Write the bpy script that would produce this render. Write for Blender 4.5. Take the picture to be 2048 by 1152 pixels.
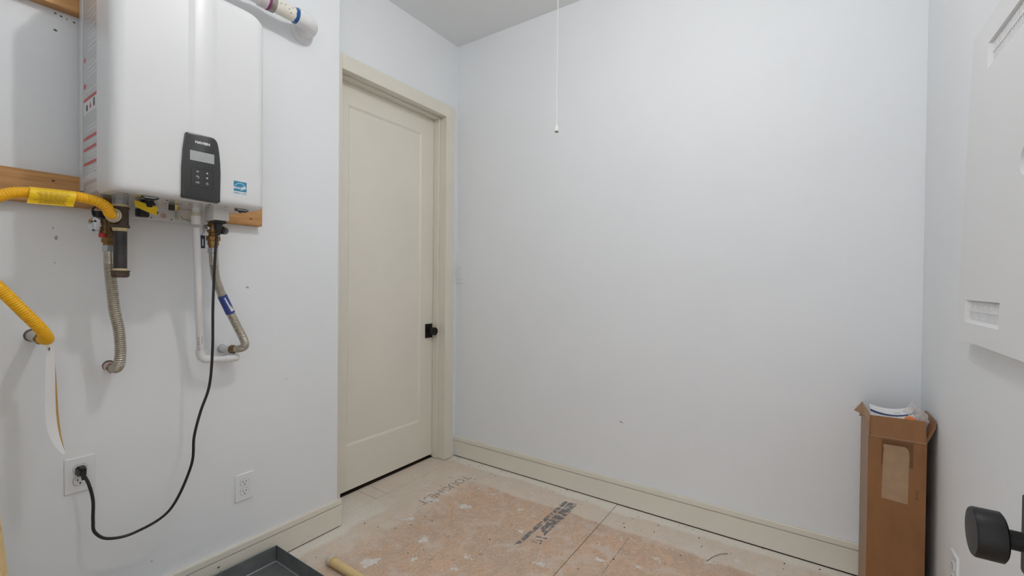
import bpy, bmesh, math, random
from mathutils import Vector, Matrix
random.seed(7)
scene = bpy.context.scene
col = scene.collection
for o in list(bpy.data.objects):
    bpy.data.objects.remove(o)

# ------------------------------------------------------------------ camera
cam_d = bpy.data.cameras.new('camera')
cam_d.sensor_width = 36.0
cam_d.lens = 15.586
cam_d.clip_start = 0.02
cam = bpy.data.objects.new('camera', cam_d)
col.objects.link(cam)
CAM_YAW, CAM_PITCH, CAM_ROLL = math.radians(34.16623), math.radians(-0.64883), math.radians(0.56654)
F0 = Vector((-math.sin(CAM_YAW), math.cos(CAM_YAW), 0)); R0 = Vector((math.cos(CAM_YAW), math.sin(CAM_YAW), 0)); Z0 = Vector((0, 0, 1))
FW = F0*math.cos(CAM_PITCH) + Z0*math.sin(CAM_PITCH)
U1 = Z0*math.cos(CAM_PITCH) - F0*math.sin(CAM_PITCH)
RT = R0*math.cos(CAM_ROLL) + U1*math.sin(CAM_ROLL)
UP = U1*math.cos(CAM_ROLL) - R0*math.sin(CAM_ROLL)
m = Matrix.Identity(4)
for i in range(3):
    m[i][0] = RT[i]; m[i][1] = UP[i]; m[i][2] = -FW[i]
m[2][3] = 1.25
cam.matrix_world = m
scene.camera = cam

# ------------------------------------------------------------------ world (the daylit house beyond the open doorway) and exposure
WORLD_STRENGTH = 1.75
BULB_STRENGTH = 520.0
world = bpy.data.worlds.new('world'); scene.world = world
world.use_nodes = True
bg = world.node_tree.nodes['Background']
bg.inputs['Color'].default_value = (0.93, 0.96, 1.0, 1)
bg.inputs['Strength'].default_value = WORLD_STRENGTH
scene.view_settings.view_transform = 'Standard'
scene.view_settings.look = 'None'
scene.view_settings.gamma = 1.0
scene.view_settings.use_curve_mapping = False
scene.view_settings.exposure = -0.13

# ------------------------------------------------------------------ materials
MATS = {}
def mat(name, color=(.8, .8, .8), rough=.5, metal=0.0, bump=0.0, bscale=200, var=0.0, vscale=8, spec=.5, trans=0.0, coat=0.0):
    if name in MATS: return MATS[name]
    M = bpy.data.materials.new(name); M.use_nodes = True
    nt = M.node_tree; b = nt.nodes['Principled BSDF']
    b.inputs['Base Color'].default_value = (*color, 1)
    b.inputs['Roughness'].default_value = rough
    b.inputs['Metallic'].default_value = metal
    b.inputs['Specular IOR Level'].default_value = spec
    b.inputs['Transmission Weight'].default_value = trans
    b.inputs['Coat Weight'].default_value = coat
    tc = nt.nodes.new('ShaderNodeTexCoord')
    if var:
        n = nt.nodes.new('ShaderNodeTexNoise'); n.inputs['Scale'].default_value = vscale; n.inputs['Detail'].default_value = 5
        nt.links.new(tc.outputs['Object'], n.inputs['Vector'])
        mr = nt.nodes.new('ShaderNodeMapRange'); mr.inputs['From Min'].default_value = .3; mr.inputs['From Max'].default_value = .7
        mr.inputs['To Min'].default_value = 1-var; mr.inputs['To Max'].default_value = 1+var
        nt.links.new(n.outputs['Fac'], mr.inputs['Value'])
        mx = nt.nodes.new('ShaderNodeVectorMath'); mx.operation = 'SCALE'
        mx.inputs[0].default_value = color
        nt.links.new(mr.outputs['Result'], mx.inputs['Scale'])
        nt.links.new(mx.outputs['Vector'], b.inputs['Base Color'])
    if bump:
        n2 = nt.nodes.new('ShaderNodeTexNoise'); n2.inputs['Scale'].default_value = bscale; n2.inputs['Detail'].default_value = 3
        nt.links.new(tc.outputs['Object'], n2.inputs['Vector'])
        bp = nt.nodes.new('ShaderNodeBump'); bp.inputs['Strength'].default_value = bump; bp.inputs['Distance'].default_value = .002
        nt.links.new(n2.outputs['Fac'], bp.inputs['Height'])
        nt.links.new(bp.outputs['Normal'], b.inputs['Normal'])
    MATS[name] = M
    return M

WALL = mat('wall_paint', (.85, .875, .90), .55, bump=.12, bscale=350, var=.012, vscale=2.5)
CEIL = mat('ceiling_paint', (.87, .885, .90), .8, bump=.1, bscale=300)
TRIM = mat('trim_paint', (.80, .765, .67), .38, bump=.05, bscale=120, var=.02, vscale=6)
DOORM = mat('door_paint', (.82, .785, .69), .4, bump=.06, bscale=150, var=.02, vscale=3)
DARKGAP = mat('dark_gap', (.03, .027, .024), .9)
BLACK = mat('black_matte_metal', (.007, .007, .0075), .45, 0, bump=.03, spec=.3)
BLACKP = mat('black_plastic', (.014, .014, .015), .42)
CORDM = mat('black_cord', (.012, .012, .013), .35)
CHAR = mat('charcoal_plastic', (.035, .036, .038), .28, bump=.04, bscale=500)
CHARD = mat('charcoal_groove', (.008, .008, .009), .5)
APPL = mat('appliance_white', (.75, .76, .77), .34, var=.006, vscale=4)
APPLS = mat('appliance_side', (.70, .715, .73), .16)
LCD = mat('lcd_screen', (.40, .42, .42), .2)
LCDD = mat('lcd_digits', (.33, .35, .35), .3)
WHITEINK = mat('white_print', (.8, .8, .8), .5)
GREYINK = mat('grey_print', (.30, .30, .31), .6)
PALEINK = mat('pale_print', (.80, .81, .82), .5)
BLACKINK = mat('black_print', (.03, .03, .032), .6)
RED = mat('red_print', (.55, .10, .09), .5)
REDP = mat('red_plastic', (.55, .02, .02), .4)
LABELG = mat('label_grey', (.55, .565, .575), .14)
LABELW = mat('label_white', (.72, .73, .74), .16)
BLUE = mat('label_blue', (.03, .24, .42), .35)
PVC = mat('pvc_white', (.80, .80, .81), .35, var=.02, vscale=20)
PVCOLD = mat('pvc_cream', (.80, .765, .68), .38, var=.05, vscale=25)
PURPLE = mat('purple_primer', (.20, .03, .13), .4)
BLUEP = mat('blue_cement', (.01, .10, .32), .35)
GREYPL = mat('grey_coupling', (.30, .28, .25), .45, var=.2, vscale=40)
YEL = mat('yellow_hose', (.95, .49, .003), .38)
YELT = mat('yellow_tag', (.95, .62, .008), .45)
YELINK = mat('tag_print', (.26, .15, .004), .5)
BRASS = mat('aged_brass', (.30, .175, .065), .42, .75, bump=.15, bscale=120, var=.3, vscale=60)
BRASSD = mat('dark_brass', (.20, .125, .06), .5, .7, bump=.2, bscale=120, var=.3, vscale=60)
IRON = mat('black_iron', (.045, .042, .04), .42, .5, bump=.3, bscale=180, var=.3, vscale=40)
IRONR = mat('iron_fitting', (.085, .062, .043), .55, .4, bump=.4, bscale=150, var=.35, vscale=50)
DOPE = mat('pipe_dope', (.62, .50, .28), .6, bump=.4, bscale=150)
STEEL = mat('stainless_hose', (.50, .465, .40), .30, .9)
CHROME = mat('chrome', (.68, .69, .71), .18, 1.0)
ZINC = mat('zinc_nut', (.50, .52, .54), .35, .85)
GALV = mat('painted_pan', (.19, .20, .205), .38, .35, bump=.15, bscale=90, var=.18, vscale=14)
GALVE = mat('pan_worn_edge', (.55, .57, .58), .35, .6)
BLUEV = mat('blue_vinyl', (.018, .03, .075), .35)
HOSEBLUE = mat('hose_label_blue', (.03, .06, .28), .35)
COPPER = mat('copper_disc', (.58, .42, .36), .5)
KRAFT = mat('kraft_paper', (.50, .29, .10), .8, bump=.2)
PAPER = mat('white_paper', (.80, .80, .80), .6)
CARDI = mat('cardboard_inside', (.30, .18, .10), .8, bump=.1)
CPVC = mat('cpvc_cream', (.82, .62, .30), .35, var=.04, vscale=15)
CPVCCAP = mat('cap_frosted', (.76, .68, .55), .4)
ORANGE = mat('orange_plastic', (.75, .22, .05), .45)
NAVY = mat('navy_print', (.03, .05, .16), .5)
OUTL = mat('outlet_white', (.83, .85, .87), .3)
OUTLG = mat('outlet_slot', (.02, .02, .02), .6)
PANELW = mat('enclosure_white', (.80, .805, .81), .4, bump=.04, bscale=300)
STRING = mat('string_white', (.86, .86, .86), .6)
PLASTER = mat('plaster_splatter', (.80, .76, .71), .85, bump=.6, bscale=140, var=.08, vscale=60)
DEBR = mat('debris_dark', (.05, .042, .038), .8)
SCUFF = mat('scuff_grey', (.42, .42, .43), .8)
DENT = mat('dent_dark', (.12, .12, .125), .8)
TWIG = mat('brown_straw', (.22, .12, .075), .7)

def wood_mat(name, c1, c2, scale=(1, 1, 1), ring=22, dist=5):
    M = bpy.data.materials.new(name); M.use_nodes = True; nt = M.node_tree; b = nt.nodes['Principled BSDF']
    b.inputs['Roughness'].default_value = .55
    tc = nt.nodes.new('ShaderNodeTexCoord'); mp = nt.nodes.new('ShaderNodeMapping'); mp.inputs['Scale'].default_value = scale
    nt.links.new(tc.outputs['Object'], mp.inputs['Vector'])
    n = nt.nodes.new('ShaderNodeTexNoise'); n.inputs['Scale'].default_value = ring; n.inputs['Detail'].default_value = 6; n.inputs['Distortion'].default_value = dist
    nt.links.new(mp.outputs['Vector'], n.inputs['Vector'])
    cr = nt.nodes.new('ShaderNodeValToRGB')
    cr.color_ramp.elements[0].position = .3; cr.color_ramp.elements[0].color = (*c1, 1)
    cr.color_ramp.elements[1].position = .68; cr.color_ramp.elements[1].color = (*c2, 1)
    nt.links.new(n.outputs['Fac'], cr.inputs['Fac']); nt.links.new(cr.outputs['Color'], b.inputs['Base Color'])
    bp = nt.nodes.new('ShaderNodeBump'); bp.inputs['Strength'].default_value = .2; bp.inputs['Distance'].default_value = .002
    nt.links.new(n.outputs['Fac'], bp.inputs['Height']); nt.links.new(bp.outputs['Normal'], b.inputs['Normal'])
    return M
PINE = wood_mat('pine_board', (.38, .18, .052), (.62, .335, .125), (6, .6, 6), 7, 1.2)
PINEL = wood_mat('pale_pine', (.60, .40, .17), (.80, .60, .32), (8, 8, .7), 9, 1.2)
CARD = wood_mat('cardboard', (.245, .108, .036), (.29, .130, .045), (1, 1, .25), 30, .3)
CARDS = wood_mat('cardboard_side', (.31, .19, .115), (.36, .225, .14), (1, 1, .25), 30, .3)
TAPE = wood_mat('kraft_tape', (.36, .235, .135), (.42, .275, .165), (1, 1, 1), 25, .3)

def floor_mat():
    M = bpy.data.materials.new('subfloor_sheathing'); M.use_nodes = True; nt = M.node_tree; b = nt.nodes['Principled BSDF']
    N = nt.nodes.new; L = nt.links.new
    geo = N('ShaderNodeNewGeometry')
    def noise(scale, detail=5, dist=0.0, stretch=None):
        n = N('ShaderNodeTexNoise'); n.inputs['Scale'].default_value = scale; n.inputs['Detail'].default_value = detail; n.inputs['Distortion'].default_value = dist
        if stretch:
            mp = N('ShaderNodeMapping'); mp.inputs['Scale'].default_value = stretch; L(geo.outputs['Position'], mp.inputs['Vector']); L(mp.outputs['Vector'], n.inputs['Vector'])
        else: L(geo.outputs['Position'], n.inputs['Vector'])
        return n.outputs['Fac']
    def ramp(fac, stops):
        cr = N('ShaderNodeValToRGB')
        e = cr.color_ramp.elements
        e[0].position, e[0].color = stops[0][0], (*stops[0][1], 1)
        e[1].position, e[1].color = stops[-1][0], (*stops[-1][1], 1)
        for p, c in stops[1:-1]:
            k = e.new(p); k.color = (*c, 1)
        L(fac, cr.inputs['Fac']); return cr.outputs['Color']
    def mix(f, a, c):
        mx = N('ShaderNodeMix'); mx.data_type = 'RGBA'
        if isinstance(f, float): mx.inputs['Factor'].default_value = f
        else: L(f, mx.inputs['Factor'])
        for s, v in (('A', a), ('B', c)):
            i = [q for q in mx.inputs if q.name == s and q.type == 'RGBA'][0]
            if isinstance(v, tuple): i.default_value = (*v, 1)
            else: L(v, i)
        return [q for q in mx.outputs if q.type == 'RGBA'][0]
    def math_(op, a, c, clamp=False):
        k = N('ShaderNodeMath'); k.operation = op; k.use_clamp = clamp
        for i, v in enumerate((a, c)):
            if v is None: continue
            if isinstance(v, (int, float)): k.inputs[i].default_value = v
            else: L(v, k.inputs[i])
        return k.outputs[0]
    def mapr(v, a, c, d=0.0, e=1.0):
        k = N('ShaderNodeMapRange'); k.clamp = True; k.interpolation_type = 'SMOOTHSTEP'
        k.inputs['From Min'].default_value = a; k.inputs['From Max'].default_value = c; k.inputs['To Min'].default_value = d; k.inputs['To Max'].default_value = e
        L(v, k.inputs['Value']); return k.outputs['Result']
    # pressed wood strands: rotated flakes from a stretched voronoi
    vor = N('ShaderNodeTexVoronoi'); vor.inputs['Scale'].default_value = 70; vor.inputs['Randomness'].default_value = 1
    mpv = N('ShaderNodeMapping'); mpv.inputs['Scale'].default_value = (1.0, .3, 1); mpv.inputs['Rotation'].default_value = (0, 0, .35)
    wob = N('ShaderNodeTexNoise'); wob.inputs['Scale'].default_value = 6
    L(geo.outputs['Position'], wob.inputs['Vector'])
    wv = N('ShaderNodeVectorMath'); wv.operation = 'MULTIPLY_ADD'; wv.inputs[1].default_value = (.25, .25, 0)
    L(wob.outputs['Color'], wv.inputs[0]); L(geo.outputs['Position'], wv.inputs[2])
    L(wv.outputs['Vector'], mpv.inputs['Vector']); L(mpv.outputs['Vector'], vor.inputs['Vector'])
    flake = N('ShaderNodeSeparateColor'); L(vor.outputs['Color'], flake.inputs['Color'])
    big = noise(3.2, 5, .6)
    base = ramp(big, [(.30, (.66, .485, .35)), (.5, (.73, .505, .35)), (.7, (.77, .515, .33))])
    base = mix(mapr(flake.outputs['Red'], 0, 1, 0, .45), base, (.50, .36, .26))
    fine = noise(120, 5, 1.5)
    base = mix(mapr(fine, .50, .70, 0, .55), base, (.84, .755, .665))
    base = mix(mapr(noise(150, 5, 1.2), .53, .68, 0, .65), base, (.34, .245, .18))
    # trodden-in plaster dust in soft patches
    dust = mapr(noise(9, 10, 1.0), .47, .70, 0, .6)
    base = mix(dust, base, (.74, .655, .585))
    # cream paint overspray along the walls, edge broken up by noise
    sx = N('ShaderNodeSeparateXYZ'); L(geo.outputs['Position'], sx.inputs['Vector'])
    edge = math_('MULTIPLY', math_('SUBTRACT', noise(4, 3, .3), .5), .10)
    db = math_('ADD', math_('SUBTRACT', 2.412, sx.outputs['Y']), edge)
    m1 = mapr(db, .05, .12, 1, 0)
    m1b = mapr(db, .23, .26, .55, 0)
    dl = math_('ADD', math_('ADD', sx.outputs['X'], 1.978), math_('MULTIPLY', edge, 1.5))
    m2 = mapr(dl, .03, .12, 1, 0)
    m2 = math_('MULTIPLY', m2, mapr(sx.outputs['Y'], 1.45, 1.75, 1.0, .55))
    m2b = mapr(dl, .10, .36, .5, 0)
    over = math_('MAXIMUM', math_('MAXIMUM', m1, m2), math_('MAXIMUM', m1b, m2b))
    over = math_('MULTIPLY', over, mapr(noise(60, 4, 0), .28, .5, .75, 1.0))
    base = mix(over, base, (.85, .81, .72))
    L(base, b.inputs['Base Color'])
    b.inputs['Roughness'].default_value = .8
    bp = N('ShaderNodeBump'); bp.inputs['Strength'].default_value = .35; bp.inputs['Distance'].default_value = .002
    L(fine, bp.inputs['Height']); L(bp.outputs['Normal'], b.inputs['Normal'])
    return M
FLOORM = floor_mat()

def worn_ink(name, color, scale, lo, hi):
    M = bpy.data.materials.new(name); M.use_nodes = True; nt = M.node_tree; b = nt.nodes['Principled BSDF']
    b.inputs['Base Color'].default_value = (*color, 1); b.inputs['Roughness'].default_value = .8
    g = nt.nodes.new('ShaderNodeNewGeometry'); n = nt.nodes.new('ShaderNodeTexNoise'); n.inputs['Scale'].default_value = scale; n.inputs['Detail'].default_value = 6
    nt.links.new(g.outputs['Position'], n.inputs['Vector'])
    mr = nt.nodes.new('ShaderNodeMapRange'); mr.inputs['From Min'].default_value = lo; mr.inputs['From Max'].default_value = hi
    mr.inputs['To Max'].default_value = .75
    nt.links.new(n.outputs['Fac'], mr.inputs['Value']); nt.links.new(mr.outputs['Result'], b.inputs['Alpha'])
    return M
INKF = worn_ink('worn_grey_ink', (.27, .28, .295), 38, .38, .66)
INKT = worn_ink('worn_lettering_ink', (.36, .30, .27), 45, .36, .78)

def film_mat():
    M = bpy.data.materials.new('clear_film'); M.use_nodes = True; nt = M.node_tree
    b = nt.nodes['Principled BSDF']; b.inputs['Base Color'].default_value = (.86, .82, .78, 1); b.inputs['Roughness'].default_value = .25
    b.inputs['Alpha'].default_value = .38
    return M
FILM = film_mat()
BULBM = bpy.data.materials.new('lit_bulb'); BULBM.use_nodes = True
_b = BULBM.node_tree.nodes['Principled BSDF']; _b.inputs['Emission Color'].default_value = (1, .99, .975, 1); _b.inputs['Emission Strength'].default_value = BULB_STRENGTH

# ------------------------------------------------------------------ builders
def V(*a): return Vector(a)
def wloc(o):
    p = Vector((0, 0, 0))
    while o is not None:
        p += o.location; o = o.parent
    return p
def obj(name, bm, m, parent=None, smooth=True, ang=40):
    """link bm (in world coordinates) as one mesh object; the origin of a top-level mesh sits at its base"""
    bmesh.ops.recalc_face_normals(bm, faces=bm.faces[:])
    me = bpy.data.meshes.new(name)
    if parent is None:
        xs = [v.co for v in bm.verts]
        lo = Vector((min(c.x for c in xs), min(c.y for c in xs), min(c.z for c in xs))); hi = Vector((max(c.x for c in xs), max(c.y for c in xs), max(c.z for c in xs)))
        org = Vector(((lo.x+hi.x)/2, (lo.y+hi.y)/2, lo.z))
    else: org = wloc(parent)
    bmesh.ops.translate(bm, verts=bm.verts[:], vec=-org)
    bm.to_mesh(me); bm.free()
    ms = m if isinstance(m, (list, tuple)) else [m]
    for q in ms: me.materials.append(q)
    if smooth:
        for p in me.polygons: p.use_smooth = True
        me.set_sharp_from_angle(angle=math.radians(ang))
    o = bpy.data.objects.new(name, me); col.objects.link(o)
    if parent is None: o.location = org
    else: o.parent = parent
    return o
def tag(o, label=None, cat=None, group=None, kind=None):
    if label: o['label'] = label
    if cat: o['category'] = cat
    if group: o['group'] = group
    if kind: o['kind'] = kind
    return o
def thing(name, loc, label, cat, group=None, kind=None):
    o = bpy.data.objects.new(name, None); col.objects.link(o); o.location = loc; o.empty_display_size = .05
    return tag(o, label, cat, group, kind)
def B(): return bmesh.new()
def box(bm, x0, x1, y0, y1, z0, z1, bev=0.0, seg=2, mi=0):
    vs = [bm.verts.new((x, y, z)) for x in (x0, x1) for y in (y0, y1) for z in (z0, z1)]
    fs = [bm.faces.new([vs[i] for i in q]) for q in ((0, 1, 3, 2), (4, 6, 7, 5), (0, 4, 5, 1), (2, 3, 7, 6), (0, 2, 6, 4), (1, 5, 7, 3))]
    for f in fs: f.material_index = mi
    if bev:
        es = list({e for f in fs for e in f.edges})
        bmesh.ops.bevel(bm, geom=es, offset=bev, segments=seg, profile=.5, affect='EDGES')
    return bm
def hexa(bm, pts, mi=0):
    """eight points: bottom four in order, top four in order"""
    v = [bm.verts.new(p) for p in pts]
    for q in ((0, 1, 2, 3), (4, 5, 6, 7), (0, 1, 5, 4), (1, 2, 6, 5), (2, 3, 7, 6), (3, 0, 4, 7)):
        f = bm.faces.new([v[i] for i in q]); f.material_index = mi
    return bm
def frame(d):
    d = d.normalized(); a = Vector((0, 0, 1)) if abs(d.z) < .9 else Vector((1, 0, 0))
    u = d.cross(a).normalized(); return u, d.cross(u).normalized()
def lathe(bm, base, axis, prof, seg=24, cap=True, mi=0, faces=0):
    """prof: (distance along axis, radius)"""
    axis = Vector(axis).normalized(); base = Vector(base); u, w = frame(axis)
    rings = []
    for t, r in prof:
        rings.append([bm.verts.new(base+axis*t+(u*math.cos(2*math.pi*k/seg)+w*math.sin(2*math.pi*k/seg))*max(r, 1e-5)) for k in range(seg)])
    for a, c in zip(rings, rings[1:]):
        for k in range(seg):
            f = bm.faces.new((a[k], a[(k+1) % seg], c[(k+1) % seg], c[k])); f.material_index = mi
    if cap:
        bm.faces.new(rings[0][::-1]).material_index = mi; bm.faces.new(rings[-1]).material_index = mi
    return bm
def spline(pts, n=12):
    P = [Vector(p) for p in pts]; P = [P[0]*2-P[1]] + P + [P[-1]*2-P[-2]]
    out = []
    for i in range(1, len(P)-2):
        a, b_, c, d = P[i-1], P[i], P[i+1], P[i+2]
        for k in range(n):
            t = k/n
            out.append(.5*((2*b_)+(c-a)*t+(2*a-5*b_+4*c-d)*t*t+(-a+3*b_-3*c+d)*t**3))
    out.append(P[-2]); return out
def resample(pts, step):
    d = [0.0]
    for a, c in zip(pts, pts[1:]): d.append(d[-1]+(c-a).length)
    n = max(2, int(round(d[-1]/step))); out = []; j = 0
    for k in range(n+1):
        s = d[-1]*k/n
        while j < len(d)-2 and d[j+1] < s: j += 1
        t = 0 if d[j+1] == d[j] else (s-d[j])/(d[j+1]-d[j])
        out.append(pts[j].lerp(pts[j+1], min(max(t, 0), 1)))
    return out, d[-1]
def tube(bm, pts, r, seg=14, step=None, rf=None, cap=True, mi=0):
    pts = [Vector(p) for p in pts]
    if step: pts, _ = resample(pts, step)
    n = len(pts); rings = []; u = None
    for i, p in enumerate(pts):
        d = (pts[min(i+1, n-1)]-pts[max(i-1, 0)]).normalized()
        if u is None: u, w = frame(d)
        else:
            u = (u-d*u.dot(d)).normalized(); w = d.cross(u).normalized()
        rr = rf(i) if rf else r
        rings.append([bm.verts.new(p+(u*math.cos(2*math.pi*k/seg)+w*math.sin(2*math.pi*k/seg))*rr) for k in range(seg)])
    for a, c in zip(rings, rings[1:]):
        for k in range(seg):
            f = bm.faces.new((a[k], a[(k+1) % seg], c[(k+1) % seg], c[k])); f.material_index = mi
    if cap: bm.faces.new(rings[0][::-1]); bm.faces.new(rings[-1])
    return bm
def corrugated(bm, pts, r, pitch=.0045, depth=.0016, seg=18):
    """a ribbed hose: three rings to each rib"""
    return tube(bm, spline(pts), r, seg, pitch/6, lambda i: r-depth*(.5-.5*math.cos(2*math.pi*i/6))**1.5)
def rrect(w, h, r, n=5):
    out = []
    for cx, cy, a0 in ((w/2-r, h/2-r, 0), (-w/2+r, h/2-r, 90), (-w/2+r, -h/2+r, 180), (w/2-r, -h/2+r, 270)):
        for k in range(n+1):
            a = math.radians(a0+90*k/n); out.append((cx+r*math.cos(a), cy+r*math.sin(a)))
    return out
def plate(bm, c, right, up, poly, t, bev=0.0, mi=0):
    """extrude the outline poly (2-D) along right x up by t; bev shrinks the front edge"""
    c, right, up = Vector(c), Vector(right).normalized(), Vector(up).normalized(); nrm = right.cross(up)
    def ring(s, d):
        cx = sum(p[0] for p in poly)/len(poly); cy = sum(p[1] for p in poly)/len(poly); rs = []
        for x, y in poly:
            l = math.hypot(x-cx, y-cy); k = (l-s)/l if l else 1
            rs.append(bm.verts.new(c+right*(cx+(x-cx)*k)+up*(cy+(y-cy)*k)+nrm*d))
        return rs
    rings = [ring(0, 0), ring(0, t-bev), ring(bev, t)] if bev else [ring(0, 0), ring(0, t)]
    n = len(poly)
    for a, b_ in zip(rings, rings[1:]):
        for k in range(n):
            bm.faces.new((a[k], a[(k+1) % n], b_[(k+1) % n], b_[k])).material_index = mi
    bm.faces.new(rings[0][::-1]).material_index = mi; bm.faces.new(rings[-1]).material_index = mi
    return bm
def text_bm(body, size, c, right, up, depth=.0004, align='CENTER', sx=1.0, bold=0.0):
    cu = bpy.data.curves.new('lettering', 'FONT'); cu.body = body; cu.size = size; cu.align_x = align; cu.align_y = 'CENTER'; cu.extrude = depth/2; cu.offset = bold; cu.resolution_u = 3
    o = bpy.data.objects.new('lettering', cu); col.objects.link(o)
    dg = bpy.context.evaluated_depsgraph_get(); me = bpy.data.meshes.new_from_object(o.evaluated_get(dg))
    bpy.data.objects.remove(o); bpy.data.curves.remove(cu)
    bm = B(); bm.from_mesh(me); bpy.data.meshes.remove(me)
    c, right, up = Vector(c), Vector(right).normalized(), Vector(up).normalized(); n = right.cross(up)
    for v in bm.verts: v.co = c+right*(v.co.x*sx)+up*v.co.y+n*(v.co.z+depth/2)
    return bm
def blob(bm, x, y, z, rx, ry, t, rot=0, jag=.3, n=18, normal='z', rough=0.0):
    ph = [random.uniform(0, 6.28) for _ in range(5)]
    base = []; top = []
    for k in range(n):
        a = 2*math.pi*k/n
        r = 1+jag*(.5*math.sin(2*a+ph[0])+.4*math.sin(3*a+ph[1])+.35*math.sin(5*a+ph[2])+.3*math.sin(7*a+ph[3]))+random.uniform(-rough, rough)
        px, py = rx*r*math.cos(a), ry*r*math.sin(a)
        qx = px*math.cos(rot)-py*math.sin(rot); qy = px*math.sin(rot)+py*math.cos(rot)
        def put(s, d):
            if normal == 'z': return (x+qx*s, y+qy*s, z+d)
            if normal == 'x': return (x+d, y+qx*s, z+qy*s)
            return (x+qx*s, y-d, z+qy*s)
        base.append(bm.verts.new(put(1, 0))); top.append(bm.verts.new(put(.75, t)))
    for k in range(n): bm.faces.new((base[k], base[(k+1) % n], top[(k+1) % n], top[k]))
    bm.faces.new(top); bm.faces.new(base[::-1])
    return bm

# ------------------------------------------------------------------ the room
WX = -1.994           # face of the wall the heater hangs on
RX = -2.137           # face of the set-back wall with the door
BY = 2.428            # face of the back wall
RW = 0.37             # face of the right wall
CZ = 2.942            # ceiling height
FY = -0.06            # inner face of the front wall (doorway the picture is taken from)
STEP = 1.366          # where the heater wall ends

floor = tag(obj('floor', box(B(), -2.72, 1.2, -1.6, 2.6, -.06, -.0125), mat('void_shade', (.10, .075, .055), .9), smooth=False), kind='structure')  # slab coloured dark so the gaps above it read as shaded void
FE = 2.4108       # the sheets stop just short of the baseboards
sh = box(B(), -1.9795, -.9015, -1.5, 1.384, -.0122, 0); box(sh, -2.058, -.9015, 1.384, FE, -.0122, 0)
obj('subfloor_panel', sh, FLOORM, floor, smooth=False)
for x0, x1, y0, y1 in ((-.8985, .3185, -1.5, FE), (.3215, .50, -1.5, FE), (-2.241, -2.061, 1.384, 1.6685), (-2.241, -2.061, 1.6715, 1.7485), (-2.241, -2.061, 1.7515, FE)):
    obj('subfloor_panel', box(B(), x0, x1, y0, y1, -.0122, 0, .0008, 1), FLOORM, floor, smooth=False)
def splat(x, y, rx, ry, rot=0.0, t=.0007, jag=.3):
    return obj('plaster_splatter', blob(B(), x, y, .0001, rx*.85, ry*.85, t, rot, .42, 44, rough=.16), PLASTER, floor)

tag(obj('ceiling', box(B(), -2.72, .6, -.2, 2.6, CZ, CZ+.1), CEIL, smooth=False), kind='structure')
tag(obj('wall_left', box(box(B(), -2.72, WX-.06, FY-.14, STEP, -.012, CZ), WX-.06, WX, FY-.14, STEP, .0105, CZ), WALL, smooth=False), kind='structure')
wb = B()   # set-back wall with the door opening
OY0, OY1, OZ = 1.472, 2.298, 2.402
box(wb, RX-.12, RX, STEP, OY0-.02, -.012, CZ)
box(wb, RX-.12, RX, OY1+.02, BY+.12, -.012, CZ)
box(wb, RX-.12, RX, OY0-.02, OY1+.02, OZ+.02, CZ)
wall_recess = tag(obj('wall_recess', wb, WALL, smooth=False), kind='structure')
tag(obj('wall_light_block', box(B(), -2.72, -2.60, 1.2, 2.6, -.012, CZ), WALL, smooth=False), kind='structure')  # unseen wall added behind the door to stop world light leaking under it
wall_back = tag(obj('wall_back', box(box(B(), -2.72, RW+.12, BY+.06, BY+.12, -.012, CZ), -2.72, RW+.12, BY, BY+.06, .0105, CZ), WALL, smooth=False), kind='structure')
wall_right = tag(obj('wall_right', box(B(), RW, RW+.12, FY-.14, BY, -.012, CZ), WALL, smooth=False), kind='structure')
wf = B()
box(wf, WX, -.64, FY-.12, FY, -.012, CZ); box(wf, .255, RW, FY-.12, FY, -.012, CZ); box(wf, -.64, .255, FY-.12, FY, 2.42, CZ)
tag(obj('wall_front', wf, WALL, smooth=False), kind='structure')

def base_profile(d):     # (offset from wall, height): square board, shadow groove, square cap
    return [(0, .0045), (.016, .0045), (.016, .1090), (.008, .1092), (.008, .1128), (.0160, .1130), (.0160, .136), (.0135, .1395), (0, .1395)]
def extrude_profile(prof, fn, a, c):
    bm = B(); r0 = [bm.verts.new(fn(o, z, a)) for o, z in prof]; r1 = [bm.verts.new(fn(o, z, c)) for o, z in prof]; n = len(prof)
    for k in range(n): bm.faces.new((r0[k], r0[(k+1) % n], r1[(k+1) % n], r1[k]))
    bm.faces.new(r0[::-1]); bm.faces.new(r1); return bm
tag(obj('baseboard_left', extrude_profile(base_profile(0), lambda o, z, t: (WX+o, t, z), FY, STEP+.016), TRIM, smooth=False), kind='structure')
tag(obj('baseboard_back', extrude_profile(base_profile(0), lambda o, z, t: (t, BY-o, z), RX, RW), TRIM, smooth=False), kind='structure')
tag(obj('baseboard_right', extrude_profile(base_profile(0), lambda o, z, t: (RW-o, t, z), FY, BY-.017), TRIM, smooth=False), kind='structure')

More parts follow.
